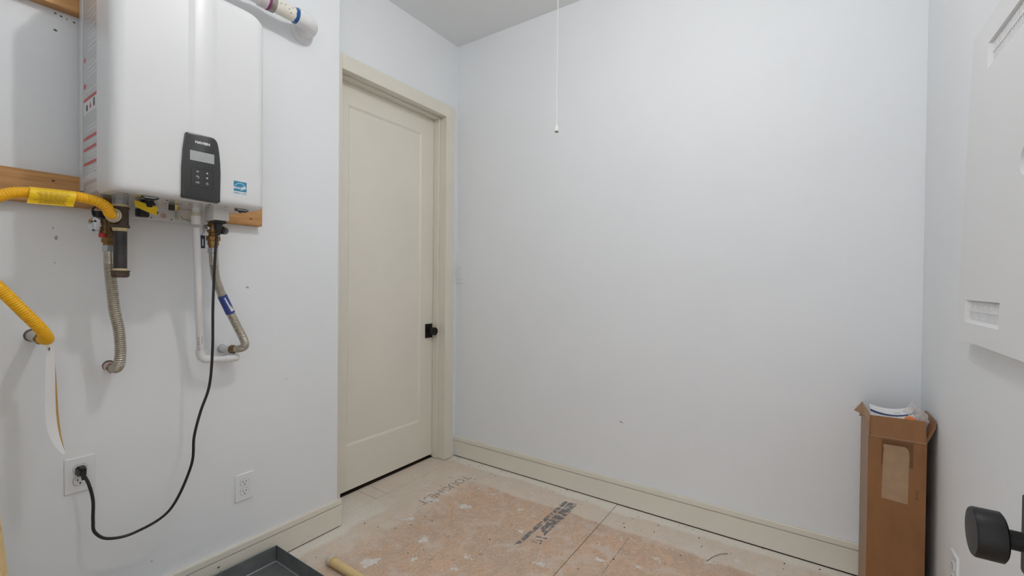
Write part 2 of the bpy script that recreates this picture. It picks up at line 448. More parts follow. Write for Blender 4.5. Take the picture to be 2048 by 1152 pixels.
# door casing, jamb and leaf in the set-back wall
tr = thing('trim_1', (RX, (OY0+OY1)/2, 0), None, None, kind='structure')
CW = .082
obj('casing', box(B(), RX, RX+.018, OY0-CW, OY0, .004, OZ+CW, .0015, 1), TRIM, tr, smooth=False)
obj('casing', box(B(), RX, RX+.018, OY1, OY1+CW, .004, OZ+CW, .0015, 1), TRIM, tr, smooth=False)
obj('head_casing', box(B(), RX, RX+.018, OY0, OY1, OZ, OZ+CW, .0015, 1), TRIM, tr, smooth=False)
for y0, y1 in ((OY0-.025, OY0-.006), (OY1+.006, OY1+.025)):
    obj('jamb', box(B(), RX-.125, RX-.0005, y0, y1, .004, OZ+.025), TRIM, tr, smooth=False)
obj('head_jamb', box(B(), RX-.125, RX-.0005, OY0-.006, OY1+.006, OZ+.006, OZ+.025), TRIM, tr, smooth=False)
for y0, y1 in ((OY0-.006, OY0+.006), (OY1-.006, OY1+.006)):
    obj('door_stop', box(B(), RX-.098, RX-.050, y0, y1, .004, OZ+.006, .002, 1), TRIM, tr, smooth=False)
obj('head_stop', box(B(), RX-.098, RX-.050, OY0+.006, OY1-.006, OZ-.006, OZ+.006, .002, 1), TRIM, tr, smooth=False)

DX = RX-.100           # face of the leaf
d1 = thing('door_1', (DX, (OY0+OY1)/2, .024), None, None, kind='structure')
dy0, dy1, dz0, dz1 = OY0-.003, OY1+.003, .024, OZ+.002
py0, py1, pz0, pz1 = 1.595, 2.176, .285, 2.272
lf = B()
box(lf, DX-.038, DX-.014, dy0, dy1, dz0, dz1)
for a in ((dy0, py0, dz0, dz1), (py1, dy1, dz0, dz1), (py0, py1, dz0, pz0), (py0, py1, pz1, dz1)):
    box(lf, DX-.014, DX, *a)
obj('leaf', lf, DOORM, d1, smooth=False)
pm = B()   # sloping bead round the flat panel
outer = [(py0, pz0), (py1, pz0), (py1, pz1), (py0, pz1)]; k_ = .012
inner = [(py0+k_, pz0+k_), (py1-k_, pz0+k_), (py1-k_, pz1-k_), (py0+k_, pz1-k_)]
vo = [pm.verts.new((DX-.001, y, z)) for y, z in outer]; vi = [pm.verts.new((DX-.009, y, z)) for y, z in inner]
for k in range(4): pm.faces.new((vo[k], vo[(k+1) % 4], vi[(k+1) % 4], vi[k]))
obj('panel_bead', pm, DOORM, d1, smooth=False)
obj('panel', box(B(), DX-.0139, DX-.009, py0+k_, py1-k_, pz0+k_, pz1-k_), DOORM, d1, smooth=False)
def knob_set(root, face, ax, c, w, h, r, stem):
    """rectangular backplate, neck and a flat round knob along ax"""
    c = Vector(c); ax = Vector(ax); up = Vector((0, 0, 1)); right = up.cross(ax)
    p = obj('backplate', plate(B(), c, right, up, rrect(w, h, .003, 2), .007, .001), BLACK, root)
    k = obj('knob', lathe(B(), c, ax, [(.007, .0105), (stem, .0105), (stem, r-.003), (stem+.002, r), (stem+.024, r), (stem+.026, r-.0015), (stem+.0262, r-.004)], 40), BLACK, root)
    return p, k
kp, kk = knob_set(d1, DX, (1, 0, 0), (DX, 2.252, .908), .064, .098, .0275, .040)
kp['label'] = 'black rectangular backplate'; kk['label'] = 'round matt black knob'

# the open door the picture is taken through: leaf parallel to the right wall
d2 = thing('door_2', (.230, .40, .02), None, None, kind='structure')
obj('leaf', box(B(), .212, .247, -.03, .781, .02, 2.40, .001, 1), DOORM, d2, smooth=False)
knob_set(d2, .212, (-1, 0, 0), (.212, .729, .966), .062, .090, .0275, .029)

# ------------------------------------------------------------------ ceiling lamp with pull string
LX, LY = -.490, .900
lamp = thing('pull_chain_lamp', (LX, LY, CZ-.16), 'white porcelain ceiling lampholder with a lit bare bulb, above the pull string', 'lamp')
obj('lampholder', lathe(B(), (LX, LY, CZ), (0, 0, -1), [(0, .055), (.012, .055), (.02, .045), (.045, .026), (.095, .024)], 28), OUTL, lamp)
obj('bulb', lathe(B(), (LX, LY, CZ-.090), (0, 0, -1), [(0, .013), (.02, .014), (.045, .024), (.065, .029), (.082, .026), (.092, .016), (.097, .003)], 28), BULBM, lamp)
sroot = thing('pull_string', (-.4915, .900, 1.585), 'thin white pull string hanging before the back wall with a bell-shaped end', 'string')
obj('string', tube(B(), spline([(LX-.006, LY+.03, CZ-.04), (-.4935, .902, 2.3), (-.4915, .900, 1.9), (-.4925, .9005, 1.74), (-.4915, .900, 1.608)], 8), .0009, 8), STRING, sroot)
obj('bell_end', lathe(B(), (-.4915, .900, 1.614), (0, 0, -1), [(0, .0014), (.003, .0028), (.010, .0040), (.014, .0052), (.0155, .0050)], 16), STRING, sroot)
obj('bell_rim', lathe(B(), (-.4915, .900, 1.5987), (0, 0, -1), [(0, .0050), (.002, .0042)], 16), GREYPL, sroot)

# ------------------------------------------------------------------ timber boards on the heater wall
BX = WX+.038
b1 = obj('mounting_board', box(B(), WX, BX, -.02, .972, 1.481, 1.577, .002, 1), PINE, smooth=False)
tag(b1, 'stained pine mounting board on the wall under the water heater, lower of two', 'board')
b2 = obj('mounting_board', box(B(), WX, BX, .05, .95, 2.098, 2.190, .002, 1), PINE, smooth=False)
tag(b2, 'stained pine mounting board behind the top of the water heater, upper of two', 'board')
def knot(o, y, z, ry, rz):
    bm = blob(B(), BX, y, z, ry, rz, .0008, 0, .15, 14, 'x'); k = obj('knot', bm, mat('knot_dark', (.07, .028, .008), .6), o); return k
knot(b1, .311, 1.515, .016, .006); knot(b1, .34, 1.553, .004, .003); knot(b1, .925, 1.508, .005, .003)

# ------------------------------------------------------------------ tankless water heater
FX = -1.640
HY0, HY1, HZ0, HZ1 = .400, .828, 1.505, 2.192
wh = thing('water_heater', (-1.80, .615, 1.50), 'white wall-hung tankless water heater with a black control panel', 'water heater')
def cover():
    bm = B()
    def prof(iy, ix):
        y0, y1, xf, r = HY0+iy, HY1-iy, FX-ix, .034
        pts = [(-1.775, y0)]
        for k in range(7):
            a = math.radians(90*k/6); pts.append((xf-r+r*math.sin(a), y0+r-r*math.cos(a)))
        for y, dx in ((.585, 0), (.588, .0008), (.601, .0052), (.604, .006), (.650, .006), (.653, .0052), (.666, .0008), (.669, 0)):
            pts.append((xf+dx, y))
        for k in range(7):
            a = math.radians(90*k/6); pts.append((xf-r+r*math.cos(a), y1-r+r*math.sin(a)))
        pts.append((-1.775, y1)); return pts
    lv = [(HZ0, .010, .016), (HZ0+.002, .006, .010), (HZ0+.006, .0025, .005), (HZ0+.013, .0006, .0015), (HZ0+.024, 0, 0)]
    z = HZ0+.06
    while z < HZ1-.05: lv.append((z, 0, 0)); z += .1
    for k in range(8):
        a = math.radians(90*k/7); lv.append((HZ1-.042+.042*math.sin(a), .042*(1-math.cos(a)), .016*(1-math.cos(a))))
    rings = [[bm.verts.new((x, y, zz)) for x, y in prof(iy, ix)] for zz, iy, ix in lv]
    for a, c in zip(rings, rings[1:]):
        for k in range(len(a)-1): bm.faces.new((a[k], a[k+1], c[k+1], c[k]))
    bm.faces.new(rings[-1]); 
    # inward lip along the bottom
    lip = [bm.verts.new((min(v.co.x, FX-.05) if k not in (0, len(rings[0])-1) else v.co.x, min(max(v.co.y, HY0+.03), HY1-.03), HZ0+.001)) for k, v in enumerate(rings[0])]
    for k in range(len(lip)-1):
        try: bm.faces.new((rings[0][k], rings[0][k+1], lip[k+1], lip[k]))
        except ValueError: pass
    return bm
obj('front_cover', cover(), APPL, wh, ang=60)
obj('body', box(B(), -1.955, -1.72, HY0+.003, HY1-.003, 1.516, 2.185, .006, 2), APPLS, wh)
obj('base_pan', box(B(), -1.95, -1.69, HY0+.012, HY1-.012, 1.506, 1.5155), mat('pan_underside', (.78, .76, .72), .22, .65, var=.05, vscale=30), wh, smooth=False)
# rear flange on the left side and printed warning sheet
obj('side_flange', box(B(), -1.955, -1.925, HY0-.0005, HY0+.003, 1.53, 2.185, .001, 1), APPLS, wh)
wl = obj('warning_sheet', box(B(), -1.921, -1.735, HY0+.0015, HY0+.0028, 1.545, 2.16), LABELG, wh, smooth=False)
wl['label'] = 'printed warning sheet with red bars on the left side'
def bar(x0, x1, z0, z1, m, t=.0005): obj('printed_bar', box(B(), x0, x1, HY0+.0015-t, HY0+.0015, z0, z1), m, wl, smooth=False)
for z in (1.809, 1.688, 1.654, 1.608): bar(-1.915, -1.742, z-.0045, z+.0045, RED)
for z in (1.935, 1.853):
    bar(-1.915, -1.893, z-.006, z+.006, RED); bar(-1.772, -1.745, z-.006, z+.006, RED)
tag(obj('printed_lines', None or (lambda bm: [box(bm, -1.885+random.uniform(0, .02), -1.75-random.uniform(0, .05), HY0+.0011, HY0+.0015, z-.0024, z+.0024) for z in
    (2.075, 2.06, 2.045, 2.02, 2.005, 1.99, 1.968, 1.953, 1.915, 1.902, 1.888, 1.875, 1.832, 1.72, 1.708, 1.672, 1.638, 1.629, 1.592, 1.583, 1.574)] and bm)(B()), LABELW, wl, smooth=False), kind='stuff')
obj('printed_block', box(B(), -1.915, -1.742, HY0+.0011, HY0+.0015, 1.762, 1.803), LABELW, wl, smooth=False)
obj('printed_block', box(B(), -1.915, -1.742, HY0+.0011, HY0+.0015, 1.553, 1.572), LABELW, wl, smooth=False)
obj('printed_symbol', box(B(), -1.885, -1.872, HY0+.0007, HY0+.0011, 1.772, 1.79), BLACKINK, wl, smooth=False)
obj('printed_symbol', box(B(), -1.812, -1.80, HY0+.0007, HY0+.0011, 1.775, 1.799), BLACKINK, wl, smooth=False)
obj('printed_symbol', plate(B(), (-1.842, HY0+.0011, 1.776), (1, 0, 0), (0, 0, 1), [(-.011, 0), (.011, 0), (0, .018)], .0004), RED, wl, smooth=False)

# control panel
cp = B(); FXR = FX+.006
outl = [(.5665, 1.512), (.570, 1.507), (.668, 1.5035), (.673, 1.508), (.6745, 1.60), (.6732, 1.635), (.6705, 1.668), (.6675, 1.690), (.6645, 1.702), (.6605, 1.709), (.6550, 1.713), (.648, 1.7145), (.580, 1.7145), (.5765, 1.711), (.5705, 1.66), (.567, 1.60)]
cyp, czp = .620, 1.61
def cring(x, s): return [cp.verts.new((x, cyp+(y-cyp)*s, czp+(z-czp)*s)) for y, z in outl]
rg = [cring(FX-.004, 1.0), cring(FXR+.004, 1.0), cring(FXR+.0068, .985), cring(FXR+.0078, .955)]
for a, c in zip(rg, rg[1:]):
    for k in range(len(a)): cp.faces.new((a[k], a[(k+1) % len(a)], c[(k+1) % len(a)], c[k]))
cp.faces.new(rg[-1])
ctl = obj('control_panel', cp, CHAR, wh)
CX = FXR+.0078
RY, UZ = V(0, 1, 0), V(0, 0, 1)
obj('screen', plate(B(), (CX, .620, 1.6435), RY, UZ, rrect(.068, .031, .001, 2), .0008), LCD, ctl)
obj('screen_digits', text_bm('120°F', .010, (CX+.0008, .622, 1.638), RY, UZ, .0002), LCDD, ctl)
obj('lettering', text_bm('NAVIEN', .0108, (CX, .621, 1.6875), RY, UZ, .0005, sx=1.08, bold=.0004), WHITEINK, ctl, smooth=False)['label'] = 'white lettering NAVIEN'
kb = B()
o_ = rrect(.0625, .0605, .004, 4); i_ = rrect(.0600, .0580, .003, 4)
for a, c in ((o_, i_),):
    ov = [kb.verts.new((CX+.0004, .6205+p[0], 1.576+p[1])) for p in a]; iv = [kb.verts.new((CX+.0004, .6205+p[0], 1.576+p[1])) for p in c]
    for k in range(len(ov)): kb.faces.new((ov[k], ov[(k+1) % len(ov)], iv[(k+1) % len(ov)], iv[k]))
obj('keypad_groove', kb, CHARD, ctl, smooth=False)
obj('key_mark', text_bm('M', .0075, (CX, .607, 1.5945), RY, UZ, .0004), WHITEINK, ctl, smooth=False)
obj('key_mark', text_bm('OK', .0075, (CX, .607, 1.560), RY, UZ, .0004), WHITEINK, ctl, smooth=False)
rb = B(); box(rb, CX, CX+.0004, .6035, .611, 1.5795, 1.5803); box(rb, CX, CX+.0004, .6103, .611, 1.5748, 1.5803); box(rb, CX, CX+.0004, .606, .611, 1.574, 1.5748)
plate(rb, (CX, .603, 1.580), RY, UZ, [(-.0005, 0), (.003, .0025), (.003, -.0025)], .0004)
obj('key_mark', rb, WHITEINK, ctl, smooth=False)
obj('key_mark', plate(B(), (CX, .634, 1.5945), RY, UZ, [(-.0032, -.0022), (.0032, -.0022), (0, .0032)], .0004), WHITEINK, ctl, smooth=False)
obj('key_mark', plate(B(), (CX, .634, 1.5785), RY, UZ, [(-.0032, .0022), (0, -.0032), (.0032, .0022)], .0004), WHITEINK, ctl, smooth=False)
pw = B()
for k in range(14):
    a0, a1 = math.radians(115+k*22.3), math.radians(115+(k+1)*22.3)
    q = [(r*math.cos(a), r*math.sin(a)) for r, a in ((.0026, a0), (.0034, a0), (.0034, a1), (.0026, a1))]
    pw.faces.new([pw.verts.new((CX+.0004, .634+y, 1.5605+z)) for y, z in q])
box(pw, CX, CX+.0004, .6337, .6343, 1.561, 1.565)
obj('key_mark', pw, WHITEINK, ctl, smooth=False)
# blue efficiency label
es = obj('efficiency_label', box(B(), FX, FX+.0005, .7195, .761, 1.556, 1.590), BLUE, wh, smooth=False)
es['label'] = 'blue and white ENERGY STAR label'
arc = B()
for k in range(16):
    a0, a1 = math.radians(15+k*9.4), math.radians(15+(k+1)*9.4)
    q = [(.0185*rr*math.cos(a)*1.05, .0235*rr*math.sin(a)) for rr, a in ((1.0, a0), (1.06, a0), (1.06, a1), (1.0, a1))]
    arc.faces.new([arc.verts.new((FX+.0008, .740+y, 1.5605+z)) for y, z in q])
obj('label_arc', arc, PAPER, es, smooth=False)
obj('label_script', text_bm('energy', .0125, (FX+.0005, .736, 1.568), RY, V(0, .25, 1), .0003, bold=.0003), PAPER, es, smooth=False)
st = [(.0075*(1 if k % 2 == 0 else .42)*math.cos(math.radians(90+36*k)), .0075*(1 if k % 2 == 0 else .42)*math.sin(math.radians(90+36*k))) for k in range(10)]
stb = B(); vs_ = [stb.verts.new((FX+.0008, .7525+a, 1.570+c)) for a, c in st]; stb.faces.new(vs_)
obj('label_star', stb, PAPER, es, smooth=False)
obj('label_band', box(B(), FX, FX+.0005, .7195, .761, 1.5435, 1.5553), PAPER, es, smooth=False)
obj('lettering', text_bm('ENERGY STAR', .0082, (FX+.0005, .740, 1.5493), RY, UZ, .0003, sx=.78, bold=.0001), BLUE, es, smooth=False)
# hanging bracket behind, with holes
br = obj('wall_bracket', box(B(), -1.9545, -1.950, .475, .755, 1.462, 1.510, .0008, 1), APPL, wh)
for y, z, r, m_ in ((.600, 1.490, .0055, OUTLG), (.621, 1.481, .0095, COPPER), (.668, 1.492, .003, OUTLG), (.585, 1.470, .003, GREYPL), (.645, 1.470, .003, GREYPL)):
    obj('bracket_hole', lathe(B(), (-1.950, y, z), (1, 0, 0), [(0, r), (.0004, r)], 18), m_, br)
# parts under the base
def latch(y, x):
    l = obj('latch', box(B(), x-.012, x+.012, y-.017, y+.017, 1.498, 1.506, .002, 1), ZINC, wh)
    obj('latch_hook', tube(B(), [(x+.010, y-.022, 1.503), (x+.012, y-.012, 1.497), (x+.012, y+.012, 1.497), (x+.010, y+.022, 1.503)], .0022, 8), BLACKP, l)
    obj('latch_screw', lathe(B(), (x, y, 1.4985), (0, 0, -1), [(0, .006), (.004, .006), (.005, .004)], 12), BLACKP, l)
latch(.505, -1.705); latch(.775, -1.715)
fc = obj('filter_cap', lathe(B(), (-1.79, .527, 1.506), (0, 0, -1), [(0, .016), (.004, .0175)] + [(.006+.0, .0185), (.022, .0185), (.024, .016)], 20), BLACKP, wh)
tag(obj('cap_ribs', (lambda bm: [box(bm, -1.79+.0182*math.cos(a)-.001, -1.79+.0182*math.cos(a)+.001, .527+.0182*math.sin(a)-.001, .527+.0182*math.sin(a)+.001, 1.484, 1.4995) for a in [2*math.pi*k/20 for k in range(20)]] and bm)(B()), BLACKP, fc, smooth=False), kind='stuff')
obj('drain_cap', lathe(B(), (-1.90, .545, 1.506), (0, 0, -1), [(0, .014), (.016, .014), (.017, .019), (.040, .019), (.043, .016)], 20), BLACKP, wh)
yt = B()
q = [(-1.775, .488, 1.500), (-1.775, .550, 1.486), (-1.772, .545, 1.457), (-1.772, .490, 1.479)]
hexa(yt, [V(*p) for p in q]+[V(p[0]+.0008, p[1], p[2]) for p in q])
ytag = obj('yellow_caution_tag', yt, mat('caution_yellow', (.80, .55, .01), .5), wh, smooth=False)
ytl = B()
for k in range(6):
    y = .498+k*.008; box(ytl, -1.7742, -1.7738, y, y+.0014, 1.4795-k*.0022, 1.490-k*.0015)
tag(obj('tag_lines', ytl, YELINK, ytag, smooth=False), kind='stuff')
port = obj('cable_port', box(B(), -1.835, -1.815, .598, .610, 1.488, 1.506), BLACKP, wh, smooth=False)
obj('port_stripe', box(B(), -1.8148, -1.814, .610, .615, 1.488, 1.506), YELT, wh, smooth=False)
obj('printed_panel', box(B(), -1.79, -1.77, .597, .616, 1.5052, 1.5058), GREYINK, wh, smooth=False)
bx_ = obj('condensate_trap', box(B(), -1.945, -1.90, .655, .705, 1.468, 1.507, .005, 2), mat('trap_ivory', (.72, .70, .63), .4), wh)
obj('trap_clip', tube(B(), [(-1.899, .656, 1.482), (-1.897, .662, 1.470), (-1.897, .696, 1.465), (-1.899, .703, 1.472)], .0013, 8), mat('clip_wire', (.28, .22, .10), .4, .8), bx_)
for y, x in ((.56, -1.73), (.58, -1.80), (.63, -1.75), (.67, -1.70), (.69, -1.76), (.72, -1.70), (.64, -1.86)):
    obj('base_screw', lathe(B(), (x, y, 1.506), (0, 0, -1), [(0, .0035), (.0015, .003)], 10), BLACKP if y in (.56, .67) else GREYINK, wh)
jb = obj('junction_box', box(B(), -1.835, -1.765, .708, .760, 1.465, 1.507, .002, 2), APPL, wh)

# ------------------------------------------------------------------ vent pipe
vp = thing('vent_pipe', (-1.90, 1.0, 2.35), 'cream plastic vent pipe with blue and purple glue rings elbowed into the wall', 'pipe')
VZ, VXc, R2 = 2.412, -1.893, .0302
def arc_pts(c, u, w, r, n=12): return [Vector(c)+Vector(u)*r*math.sin(math.pi/2*k/n)+Vector(w)*r*(1-math.cos(math.pi/2*k/n)) for k in range(n+1)]
obj('pipe', tube(B(), [(VXc, .985, VZ), (VXc, 1.09, VZ)], R2, 28), PVCOLD, vp)
obj('pipe', tube(B(), [(VXc, .70, VZ), (VXc, .945, VZ)], R2, 28), PVC, vp)
obj('coupling', lathe(B(), (VXc, .925, VZ), (0, 1, 0), [(0, R2), (.001, .0345), (.045, .0345), (.046, R2)], 28), mat('clear_coupling', (.62, .58, .58), .3), vp)
obj('primer_ring', lathe(B(), (VXc, .953, VZ), (0, 1, 0), [(0, .0346), (.0005, .0352), (.010, .0352), (.0105, .0346)], 28), PURPLE, vp)
obj('coupling', lathe(B(), (VXc, .964, VZ), (0, 1, 0), [(0, .0345), (.021, .0345), (.022, R2)], 28), GREYPL, vp)
glue = B(); lathe(glue, (VXc, 1.069, VZ), (0, 1, 0), [(0, R2+.0003), (.0008, R2+.0016), (.009, R2+.0020), (.018, R2+.0016), (.019, R2+.0004)], 28)
for v in glue.verts: v.co.y += .004*math.sin(7*math.atan2(v.co.z-VZ, v.co.x-VXc))*.5
obj('glue_ring', glue, BLUEP, vp)
el = B(); path = [Vector((VXc, 1.083, VZ)), Vector((VXc, 1.112, VZ))] + arc_pts((VXc, 1.112, VZ), (0, 1, 0), (-1, 0, 0), .056, 12)[1:] + [Vector((WX+.015, 1.168, VZ))]
tube(el, path, .0365, 28)
obj('elbow', el, PVC, vp)
obj('wall_flange', lathe(B(), (WX, 1.168, VZ), (1, 0, 0), [(0, .054), (.005, .054), (.010, .049), (.012, .0455), (.020, .0435), (.022, .0375)], 36), PVC, vp)
for p, n_ in (((-1.864, 1.02, 2.419), 0), ((-1.8628, 1.0, 2.413), 0), ((-1.863, 1.035, 2.408), 0), ((-1.8645, 1.05, 2.420), 0), ((-1.866, 1.045, 2.398), 0)):
    obj('ink_speck', box(B(), p[0]-.001, p[0]+.0012, p[1]-.003, p[1]+.003, p[2]-.0015, p[2]+.0015), GREYINK, vp, smooth=False)

# ------------------------------------------------------------------ gas: iron drip leg, yellow flexible connector, its tag
GX, GY = -1.80, .461
dl = thing('gas_drip_leg', (GX, GY, 1.255), 'black iron gas tee and capped drip leg under the left end of the water heater', 'pipe')
obj('union', lathe(B(), (GX, GY, 1.506), (0, 0, -1), [(0, .0215), (.006, .0215), (.007, .0205), (.024, .0205), (.025, .0185)], 8), mat('grey_union', (.30, .30, .30), .4, .6), dl, ang=20)
obj('pipe_dope', lathe(B(), (GX, GY, 1.483), (0, 0, -1), [(0, .0205), (.004, .0215), (.009, .0195)], 20), DOPE, dl)
tee = B(); lathe(tee, (GX, GY, 1.476), (0, 0, -1), [(0, .0225), (.006, .0225), (.007, .0205), (.056, .0205), (.057, .0235), (.064, .0235), (.066, .021)], 24)
lathe(tee, (GX, GY, 1.445), (.75, -.66, 0), [(.0, .019), (.026, .0195), (.027, .0225), (.034, .0225)], 24)
obj('tee', tee, IRONR, dl)
obj('pipe_dope', lathe(B(), (GX, GY, 1.412), (0, 0, -1), [(0, .021), (.004, .0195), (.012, .0175)], 20), DOPE, dl)
obj('nipple', lathe(B(), (GX, GY, 1.402), (0, 0, -1), [(0, .0168), (.124, .0168)], 28), IRON, dl)
obj('pipe_dope', lathe(B(), (GX, GY, 1.283), (0, 0, -1), [(0, .0172), (.005, .0188), (.007, .019)], 20), DOPE, dl)
obj('cap', lathe(B(), (GX, GY, 1.277), (0, 0, -1), [(0, .0235), (.003, .0245), (.005, .0225), (.016, .0225), (.021, .0195), (.022, .012)], 28), IRONR, dl)

gc = thing('gas_connector', (-1.85, .29, 1.07), 'ribbed yellow flexible gas connector with a yellow printed tag, looping left of the water heater', 'gas hose')
td = Vector((.75, -.66, 0)).normalized()
t0 = Vector((GX, GY, 1.445))+td*.034
obj('end_nut', lathe(B(), t0, td, [(-.001, .0195), (.003, .0195), (.004, .0185), (.008, .0185), (.010, .016)], 16), ZINC, gc, ang=20)
obj('dope_ring', lathe(B(), t0, td, [(-.003, .0195), (.001, .022), (.004, .0195)], 24), DOPE, gc)
HP = [t0+td*.006, t0+td*.015+V(0, -.002, .004), V(-1.7525, .4165, 1.466), V(-1.748, .397, 1.477), V(-1.746, .368, 1.483), V(-1.745, .325, 1.484), V(-1.745, .262, 1.480), V(-1.745, .215, 1.468), V(-1.75, .165, 1.425),
      V(-1.755, .137, 1.355), V(-1.755, .155, 1.285), V(-1.755, .203, 1.226), V(-1.76, .245, 1.165), V(-1.775, .280, 1.115), V(-1.795, .297, 1.086), V(-1.825, .304, 1.073), V(-1.872, .302, 1.072)]
obj('hose', corrugated(B(), HP, .0150, .0060, .0013, 20), YEL, gc)
obj('end_nut', lathe(B(), (-1.866, .302, 1.072), (-1, 0, 0), [(0, .0145), (.004, .0175), (.022, .0175), (.024, .0165), (.034, .0165)], 6), BRASSD, gc, ang=20)
obj('stub', lathe(B(), (-1.898, .3015, 1.0725), (-1, 0, 0), [(0, .0160), (.05, .0160), (.093, .0160)], 20), mat('stub_taped', (.66, .62, .56), .5, bump=.3, var=.2, vscale=60), gc)
obj('wall_cutout', lathe(B(), (WX+.0004, .301, 1.074), (-1, 0, 0), [(0, .0205), (.001, .0205)], 18), mat('drywall_cut', (.16, .15, .14), .9), gc)
# yellow printed wrap tag on the hose
tg = B(); nrow = 9
q0, q1 = (.2575, .2520), (.3475, .3415)     # y at top / bottom, left and right ends
rows = []
for k in range(nrow):
    t = k/(nrow-1); bul = math.sin(math.pi*min(t*1.15, 1))
    x = -1.733+.011*bul-(.012 if t == 0 else 0)
    z0_ = 1.4960-.046*t; rows.append([tg.verts.new((x, q0[0]+(q0[1]-q0[0])*t, z0_)), tg.verts.new((x, q1[0]+(q1[1]-q1[0])*t, z0_+.003))])
for a, c in zip(rows, rows[1:]): tg.faces.new((a[0], a[1], c[1], c[0]))
ex = bmesh.ops.extrude_face_region(tg, geom=tg.faces[:]); bmesh.ops.translate(tg, verts=[v for v in ex['geom'] if isinstance(v, bmesh.types.BMVert)], vec=(-.0008, 0, 0))
tagy = obj('printed_tag', tg, YELT, gc); tagy['label'] = 'yellow wrap-around warning tag with small print'
tl = B()
for k in range(11):
    t = .08+k*.082; bul = math.sin(math.pi*min(t*1.15, 1)); x = -1.7322+.011*bul
    a = .267-.006*t+random.uniform(0, .014); c = .338-.006*t-random.uniform(0, .010)
    for y0 in [a+(c-a)*s/6 for s in range(6)]:
        y1 = y0+(c-a)/6*.86; z = 1.4935-.045*t+.003*(y0-.2575)/.09
        tl.faces.new([tl.verts.new(p) for p in ((x, y0, z), (x, y1, z+.0003), (x, y1, z+.0015), (x, y0, z+.0012))])
tag(obj('tag_print', tl, YELINK, tagy, smooth=False), kind='stuff')

pt = thing('paper_tag', (-1.85, .32, .727), 'curled white paper tag with a brown back hanging below the yellow gas hose', 'tag')
tp = B(); lft = []; rgt = []
prof_t = [(1.072, .311, .314, -1.856), (1.054, .3075, .3185, -1.856), (1.046, .3065, .3255, -1.856), (1.0, .3055, .3265, -1.857), (.95, .305, .327, -1.857), (.90, .3045, .3275, -1.858), (.85, .305, .3285, -1.857), (.81, .3075, .331, -1.853), (.78, .313, .334, -1.846), (.755, .3215, .3385, -1.838), (.730, .337, .3435, -1.830)]
for z, a, c, x in prof_t:
    lft.append(tp.verts.new((x+.004, a, z))); rgt.append(tp.verts.new((x-.004, c, z)))
for k in range(len(lft)-1): tp.faces.new((lft[k], rgt[k], rgt[k+1], lft[k+1]))
obj('tag_sheet', tp, PAPER, pt)
kb2 = B(); lft = []; rgt = []
for k, (z, a, c, x) in enumerate(prof_t[3:]):
    w = .0055*math.sin(math.pi*min(1, (k+.2)/7.2)); lft.append(kb2.verts.new((x-.004, c-.002, z))); rgt.append(kb2.verts.new((x-.006, c+w, z)))
for k in range(len(lft)-1): kb2.faces.new((lft[k], rgt[k], rgt[k+1], lft[k+1]))
obj('tag_back', kb2, KRAFT, pt)['label'] = 'brown curled edge'
obj('tag_slot', box(B(), -1.8555, -1.852, .3125, .3145, 1.039, 1.047), BLACKINK, pt, smooth=False)

# ------------------------------------------------------------------ cold side: service valve and stainless connector
CXc, CY = -1.868, .452
cv = thing('cold_service_valve', (CXc, CY, 1.34), 'brass cold water valve with a chrome disc behind the gas drip leg', 'valve')
obj('valve_body', lathe(B(), (CXc, CY, 1.506), (0, 0, -1), [(0, .016), (.012, .016), (.013, .0215), (.030, .0215), (.031, .0175), (.036, .0175), (.037, .021), (.060, .021), (.070, .0185), (.098, .0185), (.104, .0235), (.118, .0235), (.119, .021), (.121, .021)], 16), BRASSD, cv, ang=30)
obj('lower_nut', lathe(B(), (CXc, CY, 1.384), (0, 0, -1), [(0, .0165), (.004, .0165), (.005, .0205), (.018, .0205), (.019, .0165), (.032, .0165)], 6), BRASS, cv, ang=20)
obj('drain_port', lathe(B(), (CXc, CY, 1.425), V(.55, -.83, 0).normalized(), [(0, .014), (.016, .014), (.017, .0165), (.028, .0165), (.029, .010)], 16), BRASS, cv)
cdir = V(.55, -.83, 0).normalized(); cd0 = V(-1.843, .414, 1.419)
obj('chrome_disc', lathe(B(), cd0, cdir, [(-.004, .012), (-.002, .0205), (.002, .0225), (.006, .0215), (.0075, .017), (.008, .006)], 28), CHROME, cv)
lv = B(); cc = cd0+cdir*.0085
plate(lv, cc-cdir*.001, V(.83, .55, 0), V(.10, .07, 1), [(-.0045, .016), (.0035, .016), (.0065, -.029), (-.004, -.029)], .002, .0005)
obj('chrome_lever', lv, CHROME, cv)
obj('lever_mark', lathe(B(), cc+V(-.003, -.002, .008), cdir, [(0, .0032), (.0022, .0032)], 10), BLACKP, cv)
obj('lever_mark', lathe(B(), cc+V(.004, .003, .009), cdir, [(0, .0030), (.0015, .0030)], 10), BLACKP, cv)
obj('lever_mark', lathe(B(), cc+V(.001, .0005, -.019), cdir, [(0, .0030), (.0022, .0030)], 10), BLACKP, cv)
obj('drain_cap', lathe(B(), (-1.848, .420, 1.442), (0, 0, 1), [(0, .0125), (.017, .0125), (.019, .0105)], 20), BLACKP, cv)
obj('cap_strap', tube(B(), spline([(-1.842, .407, 1.446), (-1.841, .4055, 1.462), (-1.841, .411, 1.474), (-1.841, .420, 1.4775), (-1.841, .429, 1.471), (-1.842, .434, 1.457), (-1.844, .434, 1.442)], 8), .0028, 10), BLACKP, cv)
obj('red_button', lathe(B(), (-1.846, .429, 1.393), (0, 0, -1), [(0, .0085), (.012, .0085), (.013, .0065)], 16), REDP, cv)
obj('drain_body', lathe(B(), (-1.850, .436, 1.438), (0, 0, -1), [(0, .013), (.044, .013), (.046, .011)], 16), BRASSD, cv)

